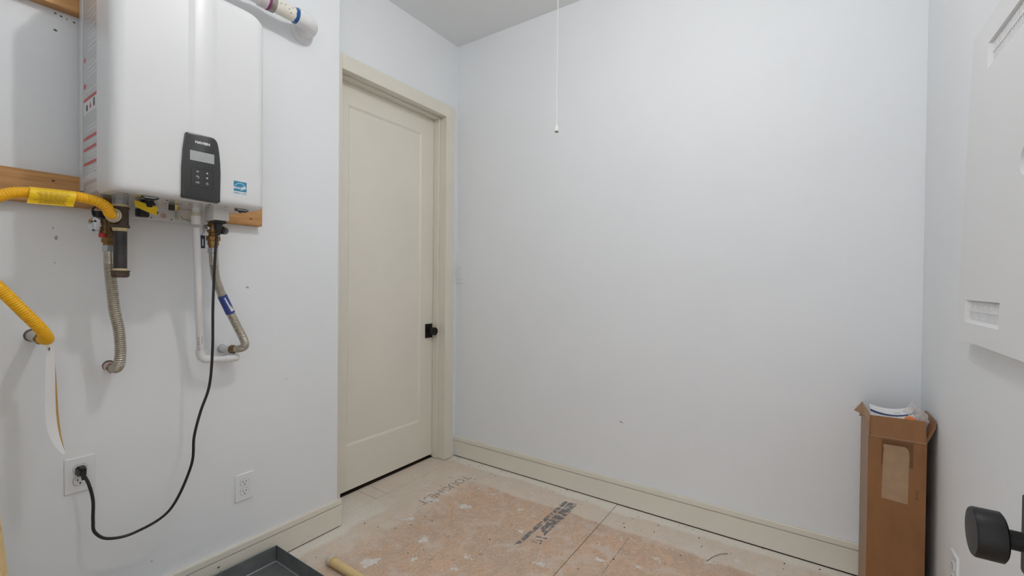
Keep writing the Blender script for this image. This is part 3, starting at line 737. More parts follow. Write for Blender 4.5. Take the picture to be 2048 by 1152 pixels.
ch = thing('cold_water_connector', (-1.90, .47, .93), 'ribbed stainless water connector hanging below the left valve and bending into the wall', 'water hose')
obj('end_nut', lathe(B(), (CXc, CY, 1.357), (0, 0, -1), [(0, .0185), (.018, .0185), (.020, .0155)], 6), ZINC, ch, ang=20)
CHP = [V(CXc, CY, 1.345), V(CXc, CY, 1.30), V(CXc, .457, 1.23), V(CXc, .464, 1.15), V(CXc, .475, 1.085), V(CXc, .479, 1.02), V(-1.872, .4785, .985), V(-1.888, .478, .962), V(-1.912, .478, .953), V(-1.938, .479, .952)]
obj('collar', tube(B(), [(CXc, CY, 1.340), (CXc, CY+.001, 1.300)], .0150, 18), STEEL, ch)
obj('hose', corrugated(B(), CHP, .0158, .0066, .0030, 20), STEEL, ch)
obj('end_nut', lathe(B(), (-1.930, .479, .9515), (-1, 0, 0), [(0, .0155), (.004, .018), (.020, .018), (.022, .016)], 6), BRASSD, ch, ang=20)
obj('stub', lathe(B(), (-1.950, .479, .9515), (-1, 0, 0), [(0, .0145), (.042, .0145)], 20), mat('stub_pink', (.62, .42, .38), .4, var=.2, vscale=80), ch)
obj('wall_cutout', lathe(B(), (WX+.0004, .480, .954), (-1, 0, 0), [(0, .0178), (.001, .0178)], 18), MATS['drywall_cut'], ch)

# ------------------------------------------------------------------ hot side: valve, connector, condensate pipe
HXc, HYc = -1.868, .749
hv = thing('hot_service_valve', (HXc, HYc, 1.345), 'brass hot water valve with a dark blue lever grip below the heater junction box', 'valve')
obj('valve_body', lathe(B(), (HXc, HYc, 1.506), (0, 0, -1), [(0, .014), (.028, .014), (.029, .021), (.038, .021), (.039, .0175), (.046, .0175), (.048, .0195), (.078, .0195), (.080, .0155), (.092, .0155)], 16), BRASS, hv, ang=30)
obj('union_nut', lathe(B(), (HXc, HYc, 1.415), (0, 0, -1), [(0, .021), (.003, .0245), (.016, .0245), (.018, .0195), (.034, .0195), (.035, .0165), (.048, .0160)], 8), BRASS, hv, ang=20)
obj('lever_boss', lathe(B(), (HXc+.004, HYc-.018, 1.442), (.35, -.94, 0), [(0, .009), (.010, .009), (.011, .0125), (.014, .0125), (.015, .008), (.019, .007)], 16), CHROME, hv)
obj('lever_arm', tube(B(), [(HXc+.010, HYc-.030, 1.440), (HXc+.011, HYc-.034, 1.426), (HXc+.012, HYc-.038, 1.420), (HXc+.012, HYc-.040, 1.412)], .0035, 8), ZINC, hv)
gr = obj('lever_grip', box(B(), HXc+.008, HXc+.016, HYc-.0480, HYc-.0320, 1.366, 1.414, .003, 2), BLUEV, hv)
obj('grip_print', box(B(), HXc+.0161, HXc+.0163, HYc-.042, HYc-.039, 1.375, 1.400), WHITEINK, hv, smooth=False)

hh = thing('hot_water_connector', (-1.90, .83, .965), 'ribbed stainless water connector with a blue label, bent right below the brass hot valve', 'water hose')
obj('end_nut', lathe(B(), (HXc, HYc, 1.370), (0, 0, -1), [(0, .019), (.019, .019), (.021, .0155)], 6), ZINC, hh, ang=20)
HHP = [V(HXc, HYc+.001, 1.355), V(HXc, .751, 1.325), V(HXc, .754, 1.285), V(HXc, .760, 1.248), V(HXc, .783, 1.183), V(HXc, .808, 1.125), V(HXc, .831, 1.074), V(-1.869, .852, 1.030), V(-1.876, .866, 1.000), V(-1.894, .872, .983), V(-1.910, .866, .975), V(-1.928, .851, .971), V(-1.945, .842, .9705)]
obj('collar', tube(B(), [(HXc, HYc+.001, 1.352), (HXc, .752, 1.305)], .0152, 18), STEEL, hh)
obj('hose', corrugated(B(), HHP, .0155, .0066, .0030, 20), STEEL, hh)
lab = obj('hose_label', tube(B(), [(HXc, .7800, 1.190), (HXc, .8095, 1.122)], .0163, 24), HOSEBLUE, hh); lab['label'] = 'blue printed wrap with a white panel'
lw = B(); a_, c_ = V(HXc, .7810, 1.182), V(HXc, .8065, 1.129); ax_ = (c_-a_).normalized(); sd = ax_.cross(V(1, 0, 0)).normalized()
sd = sd if sd.y > 0 else -sd
prev = None
for k in range(7):
    an = math.radians(-5+k*15); dv = (V(1, 0, 0)*math.cos(an)+sd*math.sin(an))*.01655
    cur = (lw.verts.new(a_+dv), lw.verts.new(c_+dv))
    if prev: lw.faces.new((prev[0], cur[0], cur[1], prev[1]))
    prev = cur
obj('label_panel', lw, LABELW, lab)
obj('end_nut', lathe(B(), (-1.925, .853, .971), V(-1, -.5, 0), [(0, .0155), (.004, .0175), (.020, .0175), (.022, .0155)], 8), BRASSD, hh, ang=20)
obj('stub', lathe(B(), (-1.943, .843, .9705), V(-1, -.25, 0), [(0, .0135), (.055, .0135)], 18), CHROME, hh)
obj('wall_flange', lathe(B(), (WX, .832, .970), (1, 0, 0), [(0, .0185), (.003, .0178), (.004, .014)], 24), ZINC, hh)

pc = thing('condensate_pipe', (-1.90, .72, .93), 'slim white plastic drain pipe on the wall between the two steel hoses', 'pipe')
T0, T1 = V(-1.822, .676, 1.468), V(-1.912, .724, .972)
obj('top_adapter', lathe(B(), (-1.820, .675, 1.506), (0, 0, -1), [(0, .012), (.022, .012), (.0225, .0165), (.034, .0165), (.035, .0155), (.060, .0155), (.061, .0115)], 20), PVC, pc)
obj('adapter_band', lathe(B(), (-1.820, .675, 1.486), (0, 0, -1), [(0, .0166), (.010, .0166)], 20), mat('ivory_band', (.62, .57, .45), .5), pc)
pp = obj('pipe', tube(B(), [T0-V(0, 0, .03), T1], .0118, 20), PVC, pc)
obj('elbow', tube(B(), [T1+V(.003, -.0015, .016), T1, T1+V(-.001, .004, -.014), T1+V(-.001, .013, -.023), T1+V(-.001, .030, -.026)], .0148, 18), PVC, pc)
obj('pipe', tube(B(), [(-1.913, .745, .9445), (-1.913, .815, .9395)], .0118, 18), PVC, pc)
obj('elbow', tube(B(), [V(-1.913, .810, .940), V(-1.913, .838, .9385), V(-1.917, .851, .938), V(-1.929, .857, .938), V(-1.948, .858, .938), V(-1.993, .858, .938)], .0140, 18), PVC, pc)
dirp = (T1-T0).normalized(); camv = (V(0, 0, 1.25)-(T0+T1)/2).normalized()
nrm = (camv-dirp*camv.dot(dirp)).normalized()
sidev = nrm.cross(dirp)
nn = (nrm*math.cos(.45)+sidev*math.sin(.45) if (nrm*math.cos(.45)+sidev*math.sin(.45)).y < nrm.y else nrm*math.cos(.45)-sidev*math.sin(.45)).normalized()
upv = nn.cross(dirp)
obj('lettering', text_bm('CHARLOTTE', .0125, T0+(T1-T0)*.93+nn*.0116, dirp, upv, .0008, sx=1.0), GREYINK, pc, smooth=False)['label'] = 'grey lettering CHARLOTTE'
n3 = (nrm*math.cos(.6)-(nn-nrm).normalized()*math.sin(.6)).normalized()
for s0, s1 in ((.51, .56), (.66, .72), (.86, .92)):
    a, c = T0+(T1-T0)*s0+n3*.0113, T0+(T1-T0)*s1+n3*.0113
    obj('ink_smudge', tube(B(), [a, (a+c)/2+upv*.001, c], .0012, 6), GREYINK, pc)

# ------------------------------------------------------------------ outlets, switch
def outlet(loc, n, right, label, w=.075, h=.117, tilt=None):
    loc, n, right = Vector(loc), Vector(n), Vector(right); up = Vector((0, 0, 1))
    t = thing('outlet', loc-up*h/2, label, 'outlet')
    obj('cover_plate', plate(B(), loc, right, up, rrect(w, h, .003, 3), .006, .0035), OUTL, t)
    for s in (-1, 1):
        c = loc+up*s*.0195+n*.0055
        face = []
        for k in range(24):
            a = 2*math.pi*k/24; x = .0172*math.cos(a); y = max(-.0142, min(.0142, .0172*math.sin(a))); face.append((x, y))
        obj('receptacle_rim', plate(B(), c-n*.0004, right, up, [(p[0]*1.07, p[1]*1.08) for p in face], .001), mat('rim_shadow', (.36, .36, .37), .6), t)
        r = obj('receptacle', plate(B(), c, right, up, face, .0022, .0006), OUTL, t)
        for dx, hh_ in ((-.0063, .0078), (.0063, .0066)):
            obj('slot', plate(B(), c+right*dx+up*.0035+n*.0021, right, up, [(-.0012, -hh_/2), (.0012, -hh_/2), (.0012, hh_/2), (-.0012, hh_/2)], .0003), OUTLG, r, smooth=False)
        obj('slot', lathe(B(), c-up*.0075+n*.0021, n, [(0, .0026), (.0003, .0026)], 12), OUTLG, r, smooth=False)
    obj('screw', lathe(B(), loc+n*.0055, n, [(0, .0032), (.0012, .003)], 12), OUTL, t)
    return t
outlet((WX, .407, .605), (1, 0, 0), (0, 1, 0), 'white wall outlet with a black plug in its upper socket')
outlet((WX, .918, .372), (1, 0, 0), (0, 1, 0), 'white empty wall outlet above the baseboard left of the cream door', w=.074, h=.116)
outlet((RW, 1.862, .386), (-1, 0, 0), (0, -1, 0), 'white wall outlet on the right wall beside the near black door knob')
sw = thing('light_switch', (-2.098, BY, 1.243), 'white rocker light switch on the back wall beside the door casing', 'switch')
obj('cover_plate', plate(B(), (-2.098, BY, 1.302), (1, 0, 0), (0, 0, 1), rrect(.074, .116, .003, 3), .006, .003), OUTL, sw)
obj('rocker', plate(B(), (-2.098, BY-.0058, 1.302), (1, 0, 0), (0, 0, 1), rrect(.033, .066, .002, 2), .004, .002), OUTL, sw)
for s in (-1, 1): obj('screw', lathe(B(), (-2.098, BY-.0055, 1.302+s*.048), (0, -1, 0), [(0, .003), (.0012, .003)], 10), mat('screw_grey', (.5, .5, .5), .5), sw)

# ------------------------------------------------------------------ power cord
pcd = thing('power_cord', (-1.95, .50, .37), 'black power cord drooping from under the water heater to the left wall outlet', 'cord')
CP = [V(-1.800, .737, 1.448), V(-1.795, .731, 1.410), V(-1.795, .727, 1.358), V(-1.798, .7235, 1.25), V(-1.80, .721, 1.141), V(-1.80, .720, .996), V(-1.81, .714, .866), V(-1.82, .690, .775), V(-1.83, .674, .688),
      V(-1.85, .671, .575), V(-1.875, .616, .434), V(-1.905, .528, .385), V(-1.915, .460, .392), V(-1.925, .429, .424), V(-1.93, .4255, .463), V(-1.932, .426, .527), V(-1.938, .4175, .581), V(-1.948, .408, .612)]
obj('cable', tube(B(), spline(CP, 10), .0046, 12), CORDM, pcd)
pl = B(); hexa(pl, [V(-1.9855, .393, .604), V(-1.9855, .420, .604), V(-1.9855, .420, .636), V(-1.9855, .393, .636), V(-1.950, .399, .610), V(-1.950, .415, .610), V(-1.950, .415, .634), V(-1.950, .399, .634)])
bmesh.ops.bevel(pl, geom=pl.edges[:], offset=.004, segments=2, affect='EDGES')
obj('wall_plug', pl, BLACKP, pcd)
obj('strain_relief', lathe(B(), V(-1.956, .408, .622), V(.15, .02, -1), [(0, .0078), (.008, .0075), (.026, .0052)], 14), BLACKP, pcd)
ip = B(); box(ip, -1.825, -1.770, .717, .753, 1.455, 1.466, .002, 1)
obj('appliance_plug', ip, BLACKP, pcd)
obj('appliance_plug_body', lathe(B(), (-1.800, .738, 1.458), (0, 0, -1), [(0, .014), (.020, .013), (.030, .009), (.045, .0055)], 16), BLACKP, pcd)
obj('gland', lathe(B(), (-1.812, .758, 1.434), (.7, -.7, 0), [(-.014, .014), (.012, .015), (.014, .012)], 18), BLACKP, pcd)

# ------------------------------------------------------------------ media enclosure cover on the right wall
mp_ = thing('media_enclosure', (RW, 1.54, 1.10), 'large white vented wiring enclosure cover on the right wall', 'enclosure')
MY0, MY1, MZ0, MZ1 = 1.08, 1.742, 1.108, 1.935
def mx_(z, off=0.0): return .3365+(.359-.3365)*(z-MZ0)/(MZ1-MZ0)-off      # leans slightly out at the bottom
def mbox(bm, y0, y1, z0, z1, d0, d1, mi=0):
    return hexa(bm, [V(mx_(z0, d0), y0, z0), V(mx_(z0, d0), y1, z0), V(mx_(z1, d0), y1, z1), V(mx_(z1, d0), y0, z1), V(mx_(z0, d1), y0, z0), V(mx_(z0, d1), y1, z0), V(mx_(z1, d1), y1, z1), V(mx_(z1, d1), y0, z1)], mi)
# recessed vents: (y0,y1,z0,z1)
VL = (1.405, 1.668, 1.158, 1.217); VU = (1.30, 1.600, 1.802, 1.866)
cvb = B()
ys = [MY0, VU[0], VL[0], VU[1], VL[1], MY1]; zs = [MZ0, VL[2], VL[3], VU[2], VU[3], MZ1]
def inside(y, z, r): return r[0]-1e-6 < y < r[1]+1e-6 and r[2]-1e-6 < z < r[3]+1e-6
HOLE = (1.305, 1.508, .033)
def grid_front():
    for i in range(len(ys)-1):
        for j in range(len(zs)-1):
            yc, zc = (ys[i]+ys[i+1])/2, (zs[j]+zs[j+1])/2
            if inside(yc, zc, VL) or inside(yc, zc, VU): continue
            if j == 2: continue
            cvb.faces.new([cvb.verts.new((mx_(z), y, z)) for y, z in ((ys[i], zs[j]), (ys[i+1], zs[j]), (ys[i+1], zs[j+1]), (ys[i], zs[j+1]))])
    # middle field with the round finger hole
    yc, zc, r = HOLE; n = 32; z0, z1 = zs[2], zs[3]
    outer = []
    for k in range(n):
        a = 2*math.pi*k/n; c, s = math.cos(a), math.sin(a)
        ty = ((MY1-yc) if c > 0 else (MY0-yc))/c if abs(c) > 1e-9 else 1e9; tz = ((z1-zc) if s > 0 else (z0-zc))/s if abs(s) > 1e-9 else 1e9
        t = min(ty, tz); outer.append((yc+t*c, zc+t*s))
    corners = [(MY1, z1), (MY0, z1), (MY0, z0), (MY1, z0)]
    iv = [cvb.verts.new((mx_(zc+r*math.sin(2*math.pi*k/n)), yc+r*math.cos(2*math.pi*k/n), zc+r*math.sin(2*math.pi*k/n))) for k in range(n)]
    ov = [cvb.verts.new((mx_(z), y, z)) for y, z in outer]
    for k in range(n):
        k2 = (k+1) % n; a, c = outer[k], outer[k2]; mid = [q for q in corners if (abs(a[0]-q[0]) < 1e-6 and abs(c[1]-q[1]) < 1e-6 or abs(a[1]-q[1]) < 1e-6 and abs(c[0]-q[0]) < 1e-6) and abs(a[0]-c[0]) > 1e-6 and abs(a[1]-c[1]) > 1e-6]
        f = [ov[k]] + ([cvb.verts.new((mx_(mid[0][1]), *mid[0]))] if mid else []) + [ov[k2], iv[k2], iv[k]]
        cvb.faces.new(f)
    # dished finger hole
    prev = iv
    for rr, d in ((.031, -.010), (.026, -.017), (.010, -.019)):
        cur = [cvb.verts.new((mx_(zc, d), yc+rr*math.cos(2*math.pi*k/n), zc+rr*math.sin(2*math.pi*k/n))) for k in range(n)]
        for k in range(n): cvb.faces.new((prev[k], prev[(k+1) % n], cur[(k+1) % n], cur[k]))
        prev = cur
    cvb.faces.new(prev)
grid_front()
for (y0, y1, z0, z1) in (VL, VU):      # sloping recess walls and floor
    k = .010; d = -.0095
    o4 = [(y0, z0), (y1, z0), (y1, z1), (y0, z1)]; i4 = [(y0+k*.6, z0+k), (y1-k*1.5, z0+k), (y1-k*1.5, z1-k*.4), (y0+k*.6, z1-k*.4)]
    a = [cvb.verts.new((mx_(z), y, z)) for y, z in o4]; c = [cvb.verts.new((mx_(z, d), y, z)) for y, z in i4]
    for q in range(4): cvb.faces.new((a[q], a[(q+1) % 4], c[(q+1) % 4], c[q]))
    cvb.faces.new(c)
# edges back to the wall
per = [(MY0, MZ0), (MY1, MZ0), (MY1, MZ1), (MY0, MZ1)]
a = [cvb.verts.new((mx_(z), y, z)) for y, z in per]; c = [cvb.verts.new((RW-.0003, y, z)) for y, z in per]
for q in range(4): cvb.faces.new((a[q], a[(q+1) % 4], c[(q+1) % 4], c[q]))
cvb.faces.new(c)
bmesh.ops.remove_doubles(cvb, verts=cvb.verts[:], dist=.0002)
cov = obj('cover', cvb, PANELW, mp_, ang=20)
for (y0, y1, z0, z1), n in ((VL, 18), (VU, 22)):
    ya, yb, za, zb = y0+.006, y1-.015, z0+.010, z1-.004
    for k in range(n):
        y = ya+(yb-ya)*(k+.5)/n
        obj('vent_slat', mbox(B(), y-.0030, y+.0030, za, zb, -.0095, -.0060), PANELW, mp_, smooth=False)
    obj('vent_rib', mbox(B(), ya, yb, (za+zb)/2-.0025, (za+zb)/2+.0025, -.0095, -.0050), PANELW, mp_, smooth=False)

# ------------------------------------------------------------------ cardboard box with its contents
cb = thing('cardboard_box', (.258, 2.25, 0), 'tall narrow brown cardboard box standing open in the right corner', 'box')
X0, X1, Y0, Y1, ZT = .178, .339, 2.10, 2.398, .700
th = .004
obj('front_panel', box(B(), X0, X1, Y0, Y0+th, .002, ZT), CARD, cb, smooth=False)
obj('side_panel', box(B(), X0, X0+th, Y0+th, Y1, .002, ZT+.06), CARDS, cb, smooth=False)
obj('side_panel', box(B(), X1-th, X1, Y0+th, Y1, .002, ZT), CARD, cb, smooth=False)
obj('back_panel', box(B(), X0+th, X1-th, Y1-th, Y1, .002, ZT), CARD, cb, smooth=False)
obj('bottom_panel', box(B(), X0+th, X1-th, Y0+th, Y1-th, .002, .006), CARD, cb, smooth=False)
obj('front_flap', hexa(B(), [V(X0+.006, Y0-.001, ZT+.001), V(X1-.001, Y0-.001, ZT+.001), V(X1-.001, Y0+.003, ZT+.001), V(X0+.006, Y0+.003, ZT+.001),
    V(X0+.004, Y0+.012, ZT+.072), V(X1-.003, Y0+.012, ZT+.075), V(X1-.003, Y0+.016, ZT+.075), V(X0+.004, Y0+.016, ZT+.072)]), CARD, cb, smooth=False)
obj('crease_ridge', tube(B(), [(X0+.004, Y0-.0008, ZT), (X1, Y0-.0008, ZT)], .0018, 8), CARDS, cb)
# left flap: stands up, its torn corner folded over to the left
fl = B()
q = [V(X0+.0005, Y0+.004, ZT+.005), V(X0+.004, Y0+.004, ZT+.052), V(X0+.004, Y0+.010, ZT+.072), V(X0-.006, Y0+.016, ZT+.095), V(X0-.019, Y0+.022, ZT+.116), V(X0-.041, Y0+.040, ZT+.076), V(X0-.024, Y0+.032, ZT+.073), V(X0-.0235, Y0+.06, ZT+.052), V(X0-.004, Y0+.10, ZT+.058)]
vs1 = [fl.verts.new(p) for p in q]; ctr = fl.verts.new(V(X0-.010, Y0+.012, ZT+.066))
for k in range(len(vs1)): fl.faces.new((vs1[k], vs1[(k+1) % len(vs1)], ctr))
ex = bmesh.ops.extrude_face_region(fl, geom=fl.faces[:]); bmesh.ops.translate(fl, verts=[v for v in ex['geom'] if isinstance(v, bmesh.types.BMVert)], vec=(.001, .0035, 0))
obj('torn_flap', fl, CARDS, cb, smooth=False)
# right flap bent outwards to the wall, both plies showing
for d, m_ in ((0, CARD), (.005, CARDI)):
    rf = B(); hexa(rf, [V(X1-.004, Y0+.012, ZT+.002-d), V(X1-.004, Y0+.22, ZT+.002-d), V(X1, Y0+.22, ZT-.003-d), V(X1, Y0+.012, ZT-.003-d), V(RW-.007, Y0+.02, ZT+.077-d*2.5), V(RW-.005, Y0+.20, ZT+.077-d*2.5), V(RW-.003, Y0+.20, ZT+.070-d*2.5), V(RW-.0045, Y0+.02, ZT+.070-d*2.5)])
    obj('side_flap', rf, m_, cb, smooth=False)
# paper tape strips
t1 = B(); hexa(t1, [V(.216, Y0-.0006, .600), V(.303, Y0-.0006, .604), V(.303, Y0, .604), V(.216, Y0, .600), V(.217, Y0-.0006, .694), V(.303, Y0-.0006, .693), V(.303, Y0, .693), V(.217, Y0, .694)])
obj('old_tape_mark', t1, mat('tape_stain', (.17, .07, .022), .6), cb, smooth=False)
tp2 = B(); rows = []
prof2 = [(.476, .2185, .2915, .0012), (.52, .2190, .2918, .0012), (.60, .2205, .2925, .0014), (.64, .2215, .2935, .0025), (.662, .2220, .2915, .006), (.672, .2195, .2880, .009), (.679, .2225, .2800, .010)]
for z, a_, c_, d in prof2: rows.append([tp2.verts.new((a_+(c_-a_)*s/4, Y0-d-.001*math.sin(3*s), z+.006*(.5-s/4 if z < .6 else 0))) for s in range(5)])
for a_, c_ in zip(rows, rows[1:]):
    for s in range(4): tp2.faces.new((a_[s], a_[s+1], c_[s+1], c_[s]))
ex = bmesh.ops.extrude_face_region(tp2, geom=tp2.faces[:]); bmesh.ops.translate(tp2, verts=[v for v in ex['geom'] if isinstance(v, bmesh.types.BMVert)], vec=(0, .0005, 0))
obj('tape_strip', tp2, TAPE, cb)['label'] = 'peeling strip of pale paper tape'
cl = B()
for k in range(5): box(cl, .311+.001*(k % 2), .311+.009-.002*(k % 3), Y0-.0003, Y0, .497+k*.007, .499+k*.007)
tag(obj('carton_print', cl, mat('carton_ink', (.10, .05, .022), .8), cb, smooth=False), kind='stuff')

def sheet(name, rows, m_, parent=None, t=.0006):
    bm = B(); R_ = [[bm.verts.new(p) for p in r] for r in rows]
    for a, c in zip(R_, R_[1:]):
        for k in range(len(a)-1): bm.faces.new((a[k], a[k+1], c[k+1], c[k]))
    ex = bmesh.ops.extrude_face_region(bm, geom=bm.faces[:]); bmesh.ops.translate(bm, verts=[v for v in ex['geom'] if isinstance(v, bmesh.types.BMVert)], vec=(0, t, -t))
    return obj(name, bm, m_, parent)
bk = thing('folded_booklet', (.245, 2.16, .66), 'white folded booklet with a navy stripe sticking out of the cardboard box', 'booklet')
def pw_(s, w): return .012*math.sin(s*math.pi*1.1+.4)*w
obj_rows = []; stripe = []; n = 9
for j, (dy, dz) in enumerate(((.03, .64), (.05, .748), (.07, .770), (.105, .789))):
    obj_rows.append([(X0+.010+.122*k/(n-1), Y0+dy+.01*math.sin(k*.6), dz+(.024*(k/(n-1)-.42)**2*3-.006)*(1 if j else 0)) for k in range(n)])
sheet('booklet_page', obj_rows, PAPER, bk)
st_rows = []
for dz, dd in ((0.0, 0), (.006, .004)):
    st_rows.append([(X0+.010+.122*k/(n-1), Y0+.068+dd+.01*math.sin(k*.6)-.001, .7705+dz*(1-.55*k/(n-1))+(.024*(k/(n-1)-.42)**2*3-.006)) for k in range(n)])
sheet('booklet_stripe', st_rows, NAVY, bk, .0004)
obj('booklet_print', text_bm('INSTALLATION', .006, (.278, Y0+.080, .780), (1, .1, .12), (0, .4, 1), .0003), GREYINK, bk, smooth=False)
fs_ = sheet('plastic_scrap', [[(X0-.0062, Y0+.15, .752), (X0-.0062, Y0+.21, .754)], [(X0-.022, Y0+.15, .757), (X0-.020, Y0+.22, .762)], [(X0-.046, Y0+.16, .760), (X0-.044, Y0+.22, .766)]], FILM)
tag(fs_, 'small clear film scrap poking out left of the cardboard box', 'film')
pb = B()   # crumpled clear bag
bmesh.ops.create_icosphere(pb, subdivisions=4, radius=1)
for v in pb.verts:
    p = v.co.copy(); k = 1+.16*math.sin(5*p.x+3*p.z+1)+.12*math.sin(7*p.y-4*p.z)+.08*math.sin(13*p.x+9*p.y)+.05*math.sin(19*p.z+11*p.x)
    v.co = V(.322+.030*p.x*k, Y0+.075+.045*p.y*k, .768+.044*p.z*k-.020*p.x)
bag = obj('plastic_bag', pb, FILM, None, ang=25); tag(bag, 'crumpled clear plastic bag in the right side of the cardboard box', 'bag')
cap_o = obj('orange_cap', lathe(B(), (.295, Y0+.045, .735), (.15, -.2, 1), [(0, .017), (.036, .017), (.042, .014), (.044, .008)], 20), ORANGE)
tag(cap_o, 'orange plastic cap showing beneath the bag in the cardboard box', 'cap')

# ------------------------------------------------------------------ things on the floor
pn = thing('drain_pan', (-1.60, .66, 0), 'dark grey sheet metal drain pan on the floor against the left baseboard', 'pan')
PX0, PX1, PY0, PY1, PH, fl_ = -1.958, -1.26, .32, 1.040, .072, .020
panb = B()
def rect(x0, x1, y0, y1, z): return [panb.verts.new(p) for p in ((x0, y0, z), (x1, y0, z), (x1, y1, z), (x0, y1, z))]
ob, ot = rect(PX0, PX1, PY0, PY1, .002), rect(PX0, PX1, PY0, PY1, PH)
it, ib = rect(PX0+.003, PX1-.003, PY0+.003, PY1-.003, PH), rect(PX0+.003, PX1-.003, PY0+.003, PY1-.003, .0045)
for a, c in ((ob, ot), (ot, it), (it, ib)):
    for k in range(4): panb.faces.new((a[k], a[(k+1) % 4], c[(k+1) % 4], c[k]))
panb.faces.new(ib); panb.faces.new(ob[::-1])
obj('tray', panb, GALV, pn, smooth=False)
sb = B()
i0, i1, j0, j1, s_ = PX0+.004, PX1-.004, PY0+.004, PY1-.004, .0026
tube(sb, [(i0, j0, .0055), (i0, j1, .0055)], s_, 6); tube(sb, [(i0, j1, .0055), (i1, j1, .0055)], s_, 6); tube(sb, [(i1, j1, .0055), (i1, j0, .0055)], s_, 6)
obj('scratched_seam', sb, GALVE, pn)
obj('corner_seam', tube(B(), [(i0, j1, .006), (i0, j1, PH-.002)], .0016, 6), mat('seam_dark', (.05, .052, .055), .5), pn)
obj('rolled_rim', tube(B(), [(PX0+.0015, PY0, PH), (PX0+.0015, PY1-.0015, PH), (PX1, PY1-.0015, PH)], .0022, 8), GALV, pn)

cpv = thing('floor_pipe', (-1.45, 1.165, 0), 'cream plastic pipe offcut with a frosted cap lying beside the drain pan', 'pipe')
obj('pipe', tube(B(), [(-1.735, 1.163, .0205), (-1.10, 1.156, .0205)], .0185, 24), CPVC, cpv)
obj('end_cap', lathe(B(), (-1.722, 1.163, .0205), (-1, .01, 0), [(0, .0186), (.0005, .0205), (.028, .0205), (.031, .018), (.0315, .010)], 24), CPVCCAP, cpv)
obj('glue_bead', lathe(B(), (-1.722, 1.163, .0205), (1, 0, 0), [(0, .0185), (.001, .0202), (.004, .0198), (.005, .0184)], 24), mat('glue_bead', (.66, .46, .12), .4), cpv)

ls = B(); p0, p1 = V(-1.66, .249, .0), V(-1.974, .176, 1.20)
ax = (p1-p0).normalized(); sy = V(0, 1, 0)-ax*ax.y; sy.normalize(); sxv = ax.cross(sy)
hexa(ls, [p0+sxv*s*.009+sy*w for s, w in ((-1, -.04), (1, -.04), (1, 0), (-1, 0))] + [p1+sxv*s*.009+sy*w for s, w in ((-1, -.04), (1, -.04), (1, 0), (-1, 0))])
tag(obj('wood_strip', ls, PINEL, smooth=False), 'pale pine strip leaning on the wall at the lower left edge', 'board')

tag(obj('straw_strand', tube(B(), spline([(-.310, 2.263, .003), (-.337, 2.231, .006), (-.362, 2.190, .005), (-.379, 2.145, .002)], 6), .0014, 6), TWIG), 'thin curved brown strand lying on the floor near the back baseboard', 'strand')

# plaster splatter, ink and grit on the floor panels
SPOTS = ((-1.789, 1.844, .045, .030, .6), (-1.775, 1.825, .02, .014, .2), (-1.786, 1.958, .022, .018, 0), (-1.589, 1.895, .036, .026, .4), (-1.745, 1.625, .034, .018, .9), (-1.544, 1.532, .020, .030, .2), (-1.616, 1.275, .044, .034, .5),
          (-.78, 1.88, .020, .015, 0), (-1.551, 2.102, .018, .010, .4), (-1.313, 2.044, .022, .008, 1), (-.366, 2.152, .016, .012, 0), (-.265, 2.232, .010, .016, .3), (-.350, 2.217, .015, .006, .4), (-1.80, 1.60, .010, .007, 0), (-1.77, 1.66, .010, .007, 0),
          (-1.274, 1.456, .016, .010, .3), (-.574, 2.037, .010, .008, 0), (-.43, 2.19, .012, .010, 0), (-1.85, 1.90, .03, .008, .8), (-1.66, 2.11, .012, .005, 1.2), (-.99, 1.70, .016, .012, .7), (-1.20, 1.87, .018, .009, .9), (-1.29, 1.55, .014, .008, .2), (-1.95, 1.95, .03, .012, .9), (-.62, 1.93, .012, .009, 0), (-1.47, 1.40, .012, .016, 0))
for s in SPOTS: splat(*s)
obj('ink_stripe', plate(B(), (-1.152, 2.012, .0002), (1, 0, 0), (0, 1, 0), [(-.012, -.262), (.012, -.225), (.012, .262), (-.012, .262)], .0002), INKF, floor, smooth=False)
obj('ink_stripe', plate(B(), (-1.108, 2.07, .0002), (1, 0, 0), (0, 1, 0), [(-.026, -.12), (.026, -.17), (.028, .10), (.022, .21), (-.026, .21)], .0002), INKF, floor, smooth=False)
for y, w in ((1.88, .03), (1.85, .02), (1.83, .024)):
    obj('ink_dash', plate(B(), (-1.085, y, .0002), (1, .25, 0), (-.25, 1, 0), [(-w, -.005), (w, -.005), (w, .005), (-w, .005)], .0002), INKF, floor, smooth=False)
obj('floor_lettering', text_bm('TOUGHEST', .088, (-1.822, 1.985, .0002), (0, -1, 0), (1, 0, 0), .0002, sx=.95), INKT, floor, smooth=False)
obj('ink_line', box(B(), -.735, -.732, 1.55, 2.12, .0001, .0003), INKT, floor, smooth=False)
for x, y in ((-1.385, 1.77), (-1.46, 1.62), (-1.32, 1.50), (-1.245, 1.60), (-1.27, 1.89), (-1.07, 2.29), (-.53, 2.02), (-1.40, 1.44), (-1.73, 1.52)):
    obj('ink_mark', text_bm('o', .034, (x, y, .0002), (0, -1, 0), (1, 0, 0), .0002), INKT, floor, smooth=False)
gr_ = B()
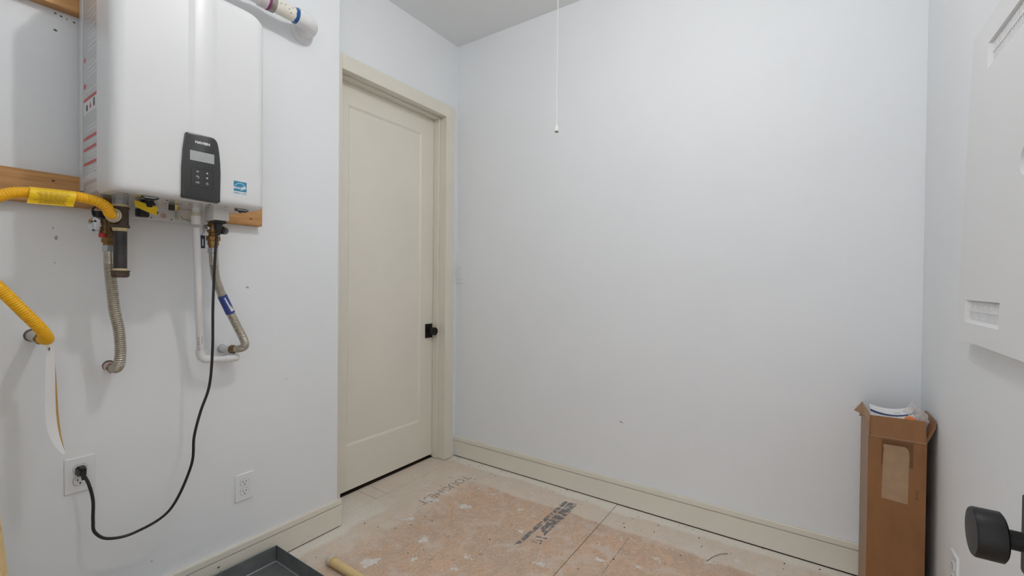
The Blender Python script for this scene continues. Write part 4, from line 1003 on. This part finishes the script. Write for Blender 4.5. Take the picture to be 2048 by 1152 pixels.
for k in range(210):
    x = random.uniform(-2.0, .3); y = random.uniform(1.1, 2.40)
    if random.random() < .35: y = 2.41-abs(random.gauss(0, .12))
    r = random.choice((.0010, .0013, .0016, .0022, .0030)); blob(gr_, x, y, 0, r, r*random.uniform(.6, 1.4), r*.9, random.uniform(0, 3), .3, 6)
tag(obj('floor_grit', gr_, DEBR, None, smooth=False), 'dark specks of grit scattered over the bare subfloor', 'grit', kind='stuff')
cr_ = B()
for k in range(620):
    x = random.uniform(-2.0, .2); y = random.uniform(1.1, 2.36)
    if k % 2:
        sp = random.choice(SPOTS); x = sp[0]+random.gauss(0, sp[2]*.95); y = sp[1]+random.gauss(0, sp[3]*.95)
    r = random.choice((.0012, .0016, .002, .003, .0045)); blob(cr_, x, y, 0, r, r*random.uniform(.5, 1.6), .0008, random.uniform(0, 3), .35, 7)
tag(obj('plaster_crumbs', cr_, PLASTER, None, smooth=False), 'pale crumbs of plaster scattered over the bare subfloor', 'crumbs', kind='stuff')

# small dents and scuffs on the walls and baseboards
wl_ = bpy.data.objects['wall_left']
for y, z, a, c, m_ in ((.352, 2.035, .004, .004, DENT), (.365, 2.085, .003, .003, DENT), (.352, 2.088, .003, .003, DENT), (.378, 2.082, .002, .002, DENT), (.395, 2.080, .003, .003, DENT), (.353, 1.379, .004, .007, SCUFF), (.346, 1.410, .002, .003, SCUFF), (.60, .215, .003, .003, SCUFF),
                      (.93, 1.22, .007, .004, SCUFF), (1.10, .80, .003, .002, SCUFF), (.35, 1.30, .002, .002, SCUFF)):
    obj('scuff', blob(B(), WX, y, z, a, c, .0003, 0, .3, 9, 'x'), m_, wl_, smooth=False)
obj('scuff', blob(B(), -.89, BY, .466, .012, .003, .0003, -.2, .2, 9, 'y'), mat('scuff_mid', (.30, .30, .31), .8), wall_back, smooth=False)
bl_ = bpy.data.objects['baseboard_left']
for y, z, r in ((.815, .085, .006), (.822, .068, .002), (1.20, .03, .0025), (1.22, .022, .002), (1.17, .02, .002), (1.25, .06, .0012)):
    obj('scuff', blob(B(), WX+.016, y, z, r, r*.6, .0003, 0, .3, 8, 'x'), DENT, bl_, smooth=False)
